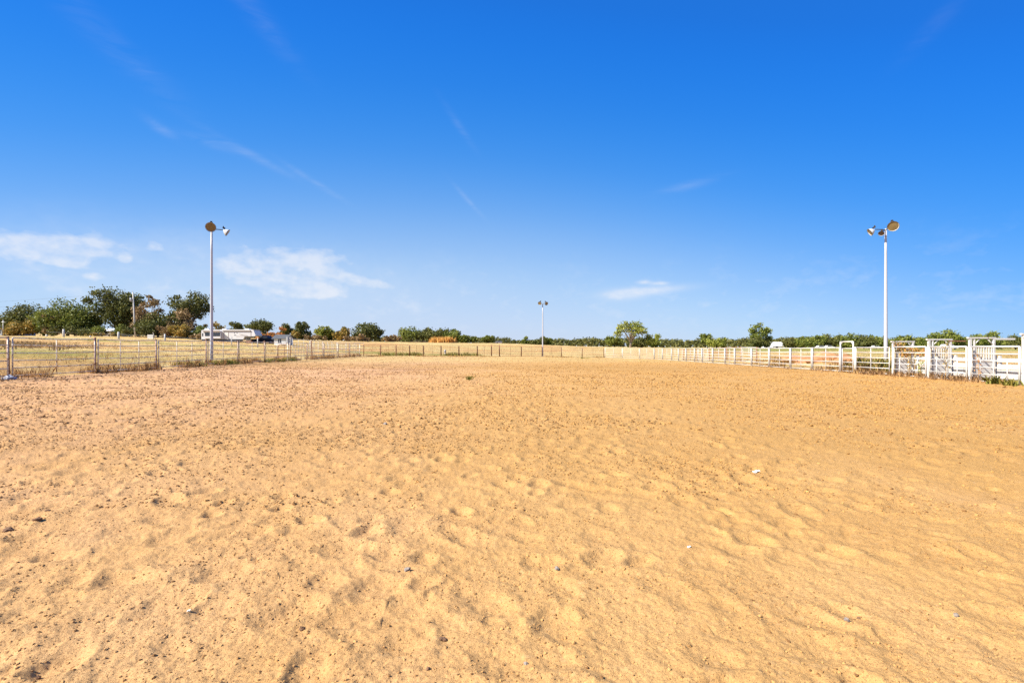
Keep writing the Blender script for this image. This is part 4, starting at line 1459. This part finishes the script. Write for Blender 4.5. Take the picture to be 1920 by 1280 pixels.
p = at(467, 94)
p.z = zat(645, 94)
cr = thing('orange_crate', p, 'small orange brown crate under the nose of the camper', 'crate')
L_, u, v = local(p, .1)
MB().box(L_(0, 0, .42), (.85, .6, .74), .1).build('box', ORANGE, cr)
for zz in (.2, .5, .74):
    MB().box(L_(0, -.31, zz), (.9, .03, .12), .1).build('slat', WOOD, cr)


def shed():
    d = 95
    p = at(528, d)
    p.z = zat(646.5, d)
    t = thing('white_shed', p, 'small white shed with a dark gable roof beyond the left pasture', 'shed')
    yaw = math.radians(-5)
    L_, u, v = local(p, yaw)
    MB().prism([(-1.55, 0), (-1.55, 1.35), (1.1, 1.35), (1.1, 0)], L_(0, 0, 0), u, v, 2.2).build('wall', WALLW, t)
    MB().add([L_(1.1, 0, 1.35), L_(1.1, 2.2, 1.35), L_(1.1, 1.1, 1.98), L_(1.06, 0, 1.35), L_(1.06, 2.2, 1.35), L_(1.06, 1.1, 1.98)],
             [(0, 1, 2), (3, 5, 4), (0, 3, 4, 1), (1, 4, 5, 2), (2, 5, 3, 0)]).build('gable', WALLW, t)
    rf_ = MB()
    rf_.add([L_(-1.95, -.3, 1.25), L_(1.35, -.3, 1.25), L_(1.35, 1.1, 2.06), L_(-1.95, 1.1, 2.06), L_(-1.95, 2.5, 1.25), L_(1.35, 2.5, 1.25),
             L_(-1.95, -.3, 1.17), L_(1.35, -.3, 1.17), L_(1.35, 1.1, 1.98), L_(-1.95, 1.1, 1.98), L_(-1.95, 2.5, 1.17), L_(1.35, 2.5, 1.17)],
            [(0, 1, 2, 3), (3, 2, 5, 4), (6, 9, 8, 7), (9, 10, 11, 8), (0, 6, 7, 1), (4, 5, 11, 10), (1, 7, 8, 2), (2, 8, 11, 5), (0, 3, 9, 6), (3, 4, 10, 9)])
    rf_.build('roof', ROOFD, t)
    w = MB().box(L_(-.42, -.02, .78), (.62, .04, .8), yaw).build('window', GLASS, t)
    MB().box(L_(-.42, -.035, .78), (.06, .03, .8), yaw).build('mullion', WALLW, w)
    MB().box(L_(-.42, -.03, .36), (.74, .06, .07), yaw).build('sill', WALLW, t)
    MB().box(L_(-.25, -.5, .07), (1.4, .9, .22), yaw).build('step', WALLW, t)
    MB().box(L_(1.35, -.35, .75), (.34, .3, 1.7), yaw).build('porch_post', ALU, t)
    MB().box(L_(1.85, -.2, .7), (.18, .18, 1.5), yaw).build('porch_post', PALEW, t)


shed()


def gable_house(name, label, px, d, wpx, yb, ye, yr, depth, wallm, roofm, yaw=0.0, doors=(), cat='building'):
    p = at(px, d)
    p.z = zat(yb, d)
    w = wpx / F * d
    he, hr = (yb - ye) / F * d, (yb - yr) / F * d
    t = thing(name, p, label, cat)
    L_, u, v = local(p, yaw)
    MB().prism([(-w / 2, -.4), (-w / 2, he), (w / 2, he), (w / 2, -.4)], L_(0, 0, 0), u, v, depth).build('wall', wallm, t)
    a = w * 0.06
    r = MB()
    r.add([L_(-w / 2 - a, -.3, he - .05), L_(w / 2 + a, -.3, he - .05), L_(w / 2 - a, depth / 2, hr), L_(-w / 2 + a, depth / 2, hr), L_(-w / 2 - a, depth + .3, he - .05), L_(w / 2 + a, depth + .3, he - .05)],
          [(0, 1, 2, 3), (3, 2, 5, 4), (0, 3, 4), (1, 5, 2), (0, 4, 5, 1)])
    r.build('roof', roofm, t)
    for (c, ww, z0, z1, kind) in doors:
        MB().box(L_(c * w, -.03, (z0 + z1) / 2 * he), (ww * w, .06, (z1 - z0) * he), yaw).build(kind, GLASS if kind == 'window' else DARKM, t)
    return t


gable_house('white_barn', 'white low barn with a pale sloping roof before the right-hand wood', 1462, 250, 26, 652.5, 648.5, 640.8, 9, WALLW, ROOFW, 0, [(-.2, .16, 0, .8, 'door')])
gable_house('lean_to', 'low pale lean-to at the left of the white barn', 1444, 250, 12, 652.5, 651, 648.8, 6, WALLW, ROOFW, 0, [(.1, .3, 0, .7, 'door')])
gable_house('grey_building', 'small grey building with flat dark roof far behind the fence', 935, 290, 12, 647, 640.5, 639, 5, ALU, ROOFD, 0, [(.15, .22, 0, .55, 'door'), (-.25, .18, .45, .75, 'window')])
gable_house('tin_roof_barn', 'barn with a pale tin roof hidden behind the left trees', 192, 128, 34, 628, 620, 615, 6, WOOD, ROOFW, math.radians(-6), [(0, .3, 0, .8, 'door')])
gable_house('grey_house', 'grey house cut by the left edge of the picture', -14, 112, 34, 629, 614, 601, 8, ALU, ROOFD, 0, [(.38, .08, .3, .75, 'window')])


def car(px, d, yb, label, paint):
    p = at(px, d)
    p.z = zat(yb, d)
    t = thing('parked_car', p, label, 'car', 'far parked vehicles')
    L_, u, v = local(p, 0)
    MB().prism([(-2.2, .35), (-2.2, .85), (-1.7, .95), (-1.2, 1.5), (.6, 1.5), (1.2, .98), (2.1, .85), (2.2, .35)], L_(0, 0, 0), u, v, 1.75).build('body', paint, t)
    MB().prism([(-1.4, 1.0), (-1.08, 1.42), (.5, 1.42), (.95, 1.0)], L_(0, -.012, 0), u, v, .012).build('window', GLASS, t)
    for a in (-1.35, 1.35):
        wheel(t, L_(a, .1, .33), v, .33, .22)


car(1541, 225, 653.8, 'white far car left of the arched gate', RVW)
car(1557, 228, 653.5, 'pale far car beside the arched gate', WALLW)
car(1645, 228, 653.8, 'white far car just left of the right lamp pole', RVW)
car(1783, 140, 655, 'pale far car between the second and third chute dividers', RVW)


def utility_pole():
    d = 100
    p = at(253.5, d)
    t = thing('utility_pole', p, 'leaning wooden utility pole in front of the tall left oaks', 'utility pole')
    top = Vector(((249 - CX) / F * d, d, zat(548, d)))
    MB().tube([p - Vector((0, 0, .4)), p.lerp(top, .5), top], [.16, .14, .11], 10).build('pole', PALEW, t)
    MB().lathe([(0, 0), (0, .2), (.75, .2), (.75, 0)], top + Vector((-.35, -.1, -1.9)), (0, 0, 1), 12).build('transformer', ALU, t)
    MB().tube([top + Vector((0, 0, -.25)), top + Vector((-.06, 0, .28))], .05, 8).build('insulator', ALU, t)
    for k, (dz, end) in enumerate([(.2, (-150, 120, 12.6)), (-1.1, (-150, 120, 11.4))]):
        a = top + Vector((0, 0, dz))
        b = Vector(end)
        q = [a.lerp(b, s) - Vector((0, 0, 2.0 * s * (1 - s))) for s in (0, .2, .4, .6, .8, 1)]
        MB().tube(q, .011, 5).build('wire', DARKM, t)


utility_pole()

d = 108
p = at(5.5, d)
t = thing('clothesline_pole', p, 'white metal T-shaped pole at the left edge before the trees', 'pole')
zt = zat(600, d)
MB().tube([(p.x, d, p.z - .3), (p.x, d, zt)], .07, 8).build('post', WALLW, t)
MB().tube([(p.x - .35, d, zat(603.5, d)), (p.x + .75, d, zat(603.5, d))], .06, 8).build('crossbar', WALLW, t)

# row of bleached posts along the lane beyond the pasture
pf = thing('pasture_post_row', at(222, 88), 'row of bleached posts along the lane beyond the left pasture', 'fence')
prev = None
for px, d, ytop, r in [(87, 92, 627, .16), (119, 88, 617, .17), (169, 92, 629, .12), (222, 86, 622, .17), (309, 86, 626, .15), (434, 84, 631, .09), (483, 80, 633.5, .09)]:
    q = at(px, d)
    MB().tube([q - Vector((0, 0, .3)), Vector((q.x, q.y, zat(ytop, d)))], [r, r * .92], 10).build('post', PALEW, pf)
    tp = Vector((q.x, q.y, q.z + .85))
    if prev is not None:
        MB().tube([prev, prev.lerp(tp, .5) - Vector((0, 0, .05)), tp], .008, 5).build('wire', ALU, pf)
    prev = tp

d = 90
p = at(282, d)
t = thing('white_board', p, 'white slatted board on two legs among the lane posts', 'board')
zb, zt = zat(640, d), zat(627, d)
for s in (-.5, .5):
    MB().box((p.x + s, d, (zb + zt) / 2), (.08, .08, zt - zb)).build('leg', PALEW, t)
for k in range(4):
    MB().box((p.x, d - .06, zt - .12 - k * .19), (1.05, .04, .16)).build('slat', WALLW, t)
st = MB().tube([at(292, 89) + Vector((0, 0, -.1)), Vector((at(286.5, 89).x, 89, zat(623, 89)))], .05, 8).build('leaning_stick', WOOD, None, at(292, 89))
tag(st, 'brown stick leaning beside the white slatted board', 'stick')

p = at(834.5, 81.3)
t = thing('yard_hydrant', p, 'small grey and white upright fixture behind the rusty far fence', 'standpipe')
MB().tube([p - Vector((0, 0, .1)), p + Vector((0, 0, .55))], .11, 10).build('post', WALLW, t)
MB().lathe([(0, 0), (0, .17), (.3, .19), (.42, .12), (.46, 0)], p + Vector((0, 0, .52)), (0, 0, 1), 12).build('head', ALU, t)
MB().tube([p + Vector((0, 0, .85)), p + Vector((-.25, -.05, .62))], .035, 8).build('handle', DARKM, t)


# ------------------------------------------------------------------ earth heaps, stones, litter
def lumpy(x, y, z, sx, sy, sz, seed, mat, name, parent=None, n=3, amp=0.35, label=None, cat=None, group=None, turn=0.0):
    import bmesh
    bm = bmesh.new()
    bmesh.ops.create_icosphere(bm, subdivisions=n, radius=1)
    g_ = random.Random(seed)
    o3 = [Vector((g_.uniform(-9, 9), g_.uniform(-9, 9), g_.uniform(-9, 9))) for _ in range(3)]
    from mathutils import noise as mn
    for v_ in bm.verts:
        k = 1 + amp * (mn.noise(v_.co * 1.3 + o3[0]) + 0.5 * mn.noise(v_.co * 3.1 + o3[1]) + 0.25 * mn.noise(v_.co * 7 + o3[2]))
        v_.co = v_.co * k
        v_.co.x *= sx
        v_.co.y *= sy
        v_.co.z *= sz
    me = bpy.data.meshes.new(name)
    bm.to_mesh(me)
    bm.free()
    me.materials.append(mat)
    o = bpy.data.objects.new(name, me)
    COL.objects.link(o)
    o.location = (x, y, z)
    o.rotation_euler = (0, 0, turn)
    if n > 2:
        me.polygons.foreach_set('use_smooth', [True] * len(me.polygons))
    return tag(o, label, cat, group)


for i, (px, d, w, h, lb) in enumerate([(1512, 44, 1.9, .62, 'long heap of reddish earth behind the white fence'), (1552, 42, 2.2, .95, 'tallest reddish earth heap left of the arched gate'),
                                      (1588, 40, 1.6, .5, 'low reddish earth heap seen through the arched gate')]):
    q = at(px, d)
    lumpy(q.x, q.y, q.z - .05, w, 1.3, h, 300 + i, EARTH, 'earth_heap', None, 4, .5, lb, 'earth heap', 'earth heaps behind the right fence')

stones = [(747, 1073, 6, 4, BROWNST, 'small brown stone left of a pale broken one in the near sand', 'stone'),
          (764, 1071, 13, 9, STONE, 'pale broken stone in the near sand, left of centre', 'stone'),
          (1044, 1070, 9, 7, STONE, 'grey pebble in the near sand just right of centre', 'stone'),
          (1588, 1165, 10, 9, STONE, 'grey angular stone in the smooth sand at lower right', 'stone'),
          (1793, 1157, 9, 10, STONE, 'grey stone near the right edge in the lower sand', 'stone'),
          (1610, 1154, 7, 4, BROWNST, 'small dark clod beside the grey angular stone', 'clod'),
          (13, 994, 16, 10, BROWNST, 'dark brown clod at the left edge of the sand', 'clod'),
          (70, 978, 14, 9, BROWNST, 'flat reddish clod near the left edge', 'clod'),
          (89, 959, 9, 6, BROWNST, 'small dark clod behind the flat reddish clod', 'clod'),
          (566, 1178, 10, 10, BROWNST, 'dark brown clod in the near sand, left of the centre', 'clod'),
          (72, 1262, 9, 9, BROWNST, 'dark clod at the lower left corner', 'clod'),
          (802, 1256, 9, 8, BROWNST, 'dark clod at the lower edge, left of the centre', 'clod'),
          (986, 1240, 8, 6, STONE, 'grey pebble at the lower edge near the centre', 'stone'),
          (830, 1196, 14, 8, BROWNST, 'flat tan clod in a hoof mark near the bottom', 'clod'),
          (362, 865, 10, 6, BROWNST, 'brown clod in the middle distance at left', 'clod'),
          (722, 795, 8, 6, STONE, 'grey lump in the middle distance left of the centre', 'stone')]


def ray_ground(px, py):
    d = 3.0
    for _ in range(30):
        x = (px - CX) / F * d
        z = gz(x, d)
        d = (CZ - z) * F / (py - HY)
    x = (px - CX) / F * d
    z = float((ground_h(np.array([x]), np.array([d])) + relief(np.array([x]), np.array([d])) * (1 - .7 * smooth(18, 60, d)))[0])
    return x, d, z


for i, (px, py, w, h, mat, lb, ct) in enumerate(stones):
    x, y, z = ray_ground(px, py)
    s = w / F * y / 2
    hh = h / F * y / 2
    lumpy(x, y, z + hh * .35, s, s * .85, hh * .9, 400 + i, mat, 'stone' if ct == 'stone' else 'earth_clod', None, 2, .6, lb, ct, 'larger stones and clods on the sand', i)

for i, (px, py, w, lb) in enumerate([(1418, 881, 12, 'crumpled white scrap of paper on the sand, right of centre'), (1292, 1029, 6, 'small white fleck of litter below the paper scrap'),
                                     (354, 1147, 6, 'tiny white fleck of litter at the lower left')]):
    x, y, z = ray_ground(px, py)
    s = w / F * y / 2
    g_ = np.random.default_rng(i)
    n = 7
    a = np.linspace(-1, 1, n)
    A, B = np.meshgrid(a, a)
    Zs = 0.35 * fbm(A * 2 + i * 7, B * 2, 5 + i, 2) + .3 + .25 * A
    V = np.stack([A.ravel() * s, B.ravel() * s * .8 + .15 * s * A.ravel(), Zs.ravel() * s], 1)
    k = np.arange((n - 1) * n).reshape(n - 1, n)[:, :-1].ravel()
    F0 = np.stack([k, k + 1, k + 1 + n, k + n], 1)
    V2 = np.concatenate([V, V - np.array([0, 0, .004])])
    me = np_mesh('paper_scrap', V2, np.concatenate([F0, F0[:, ::-1] + n * n]), PAPER)
    o = bpy.data.objects.new('paper_scrap', me)
    COL.objects.link(o)
    o.location = (x, y, z + .005)
    tag(o, lb, 'litter', 'litter on the sand')

lumpy(-21.7, 20.9, gzs(-21.7, 20.9) + .05, .26, .16, .11, 555, TARP, 'tarp_scrap', None, 3, .6, 'crumpled grey blue scrap at the foot of the left fence', 'scrap')

for o in list(bpy.data.objects):
    if '_o' in o:
        del o['_o']
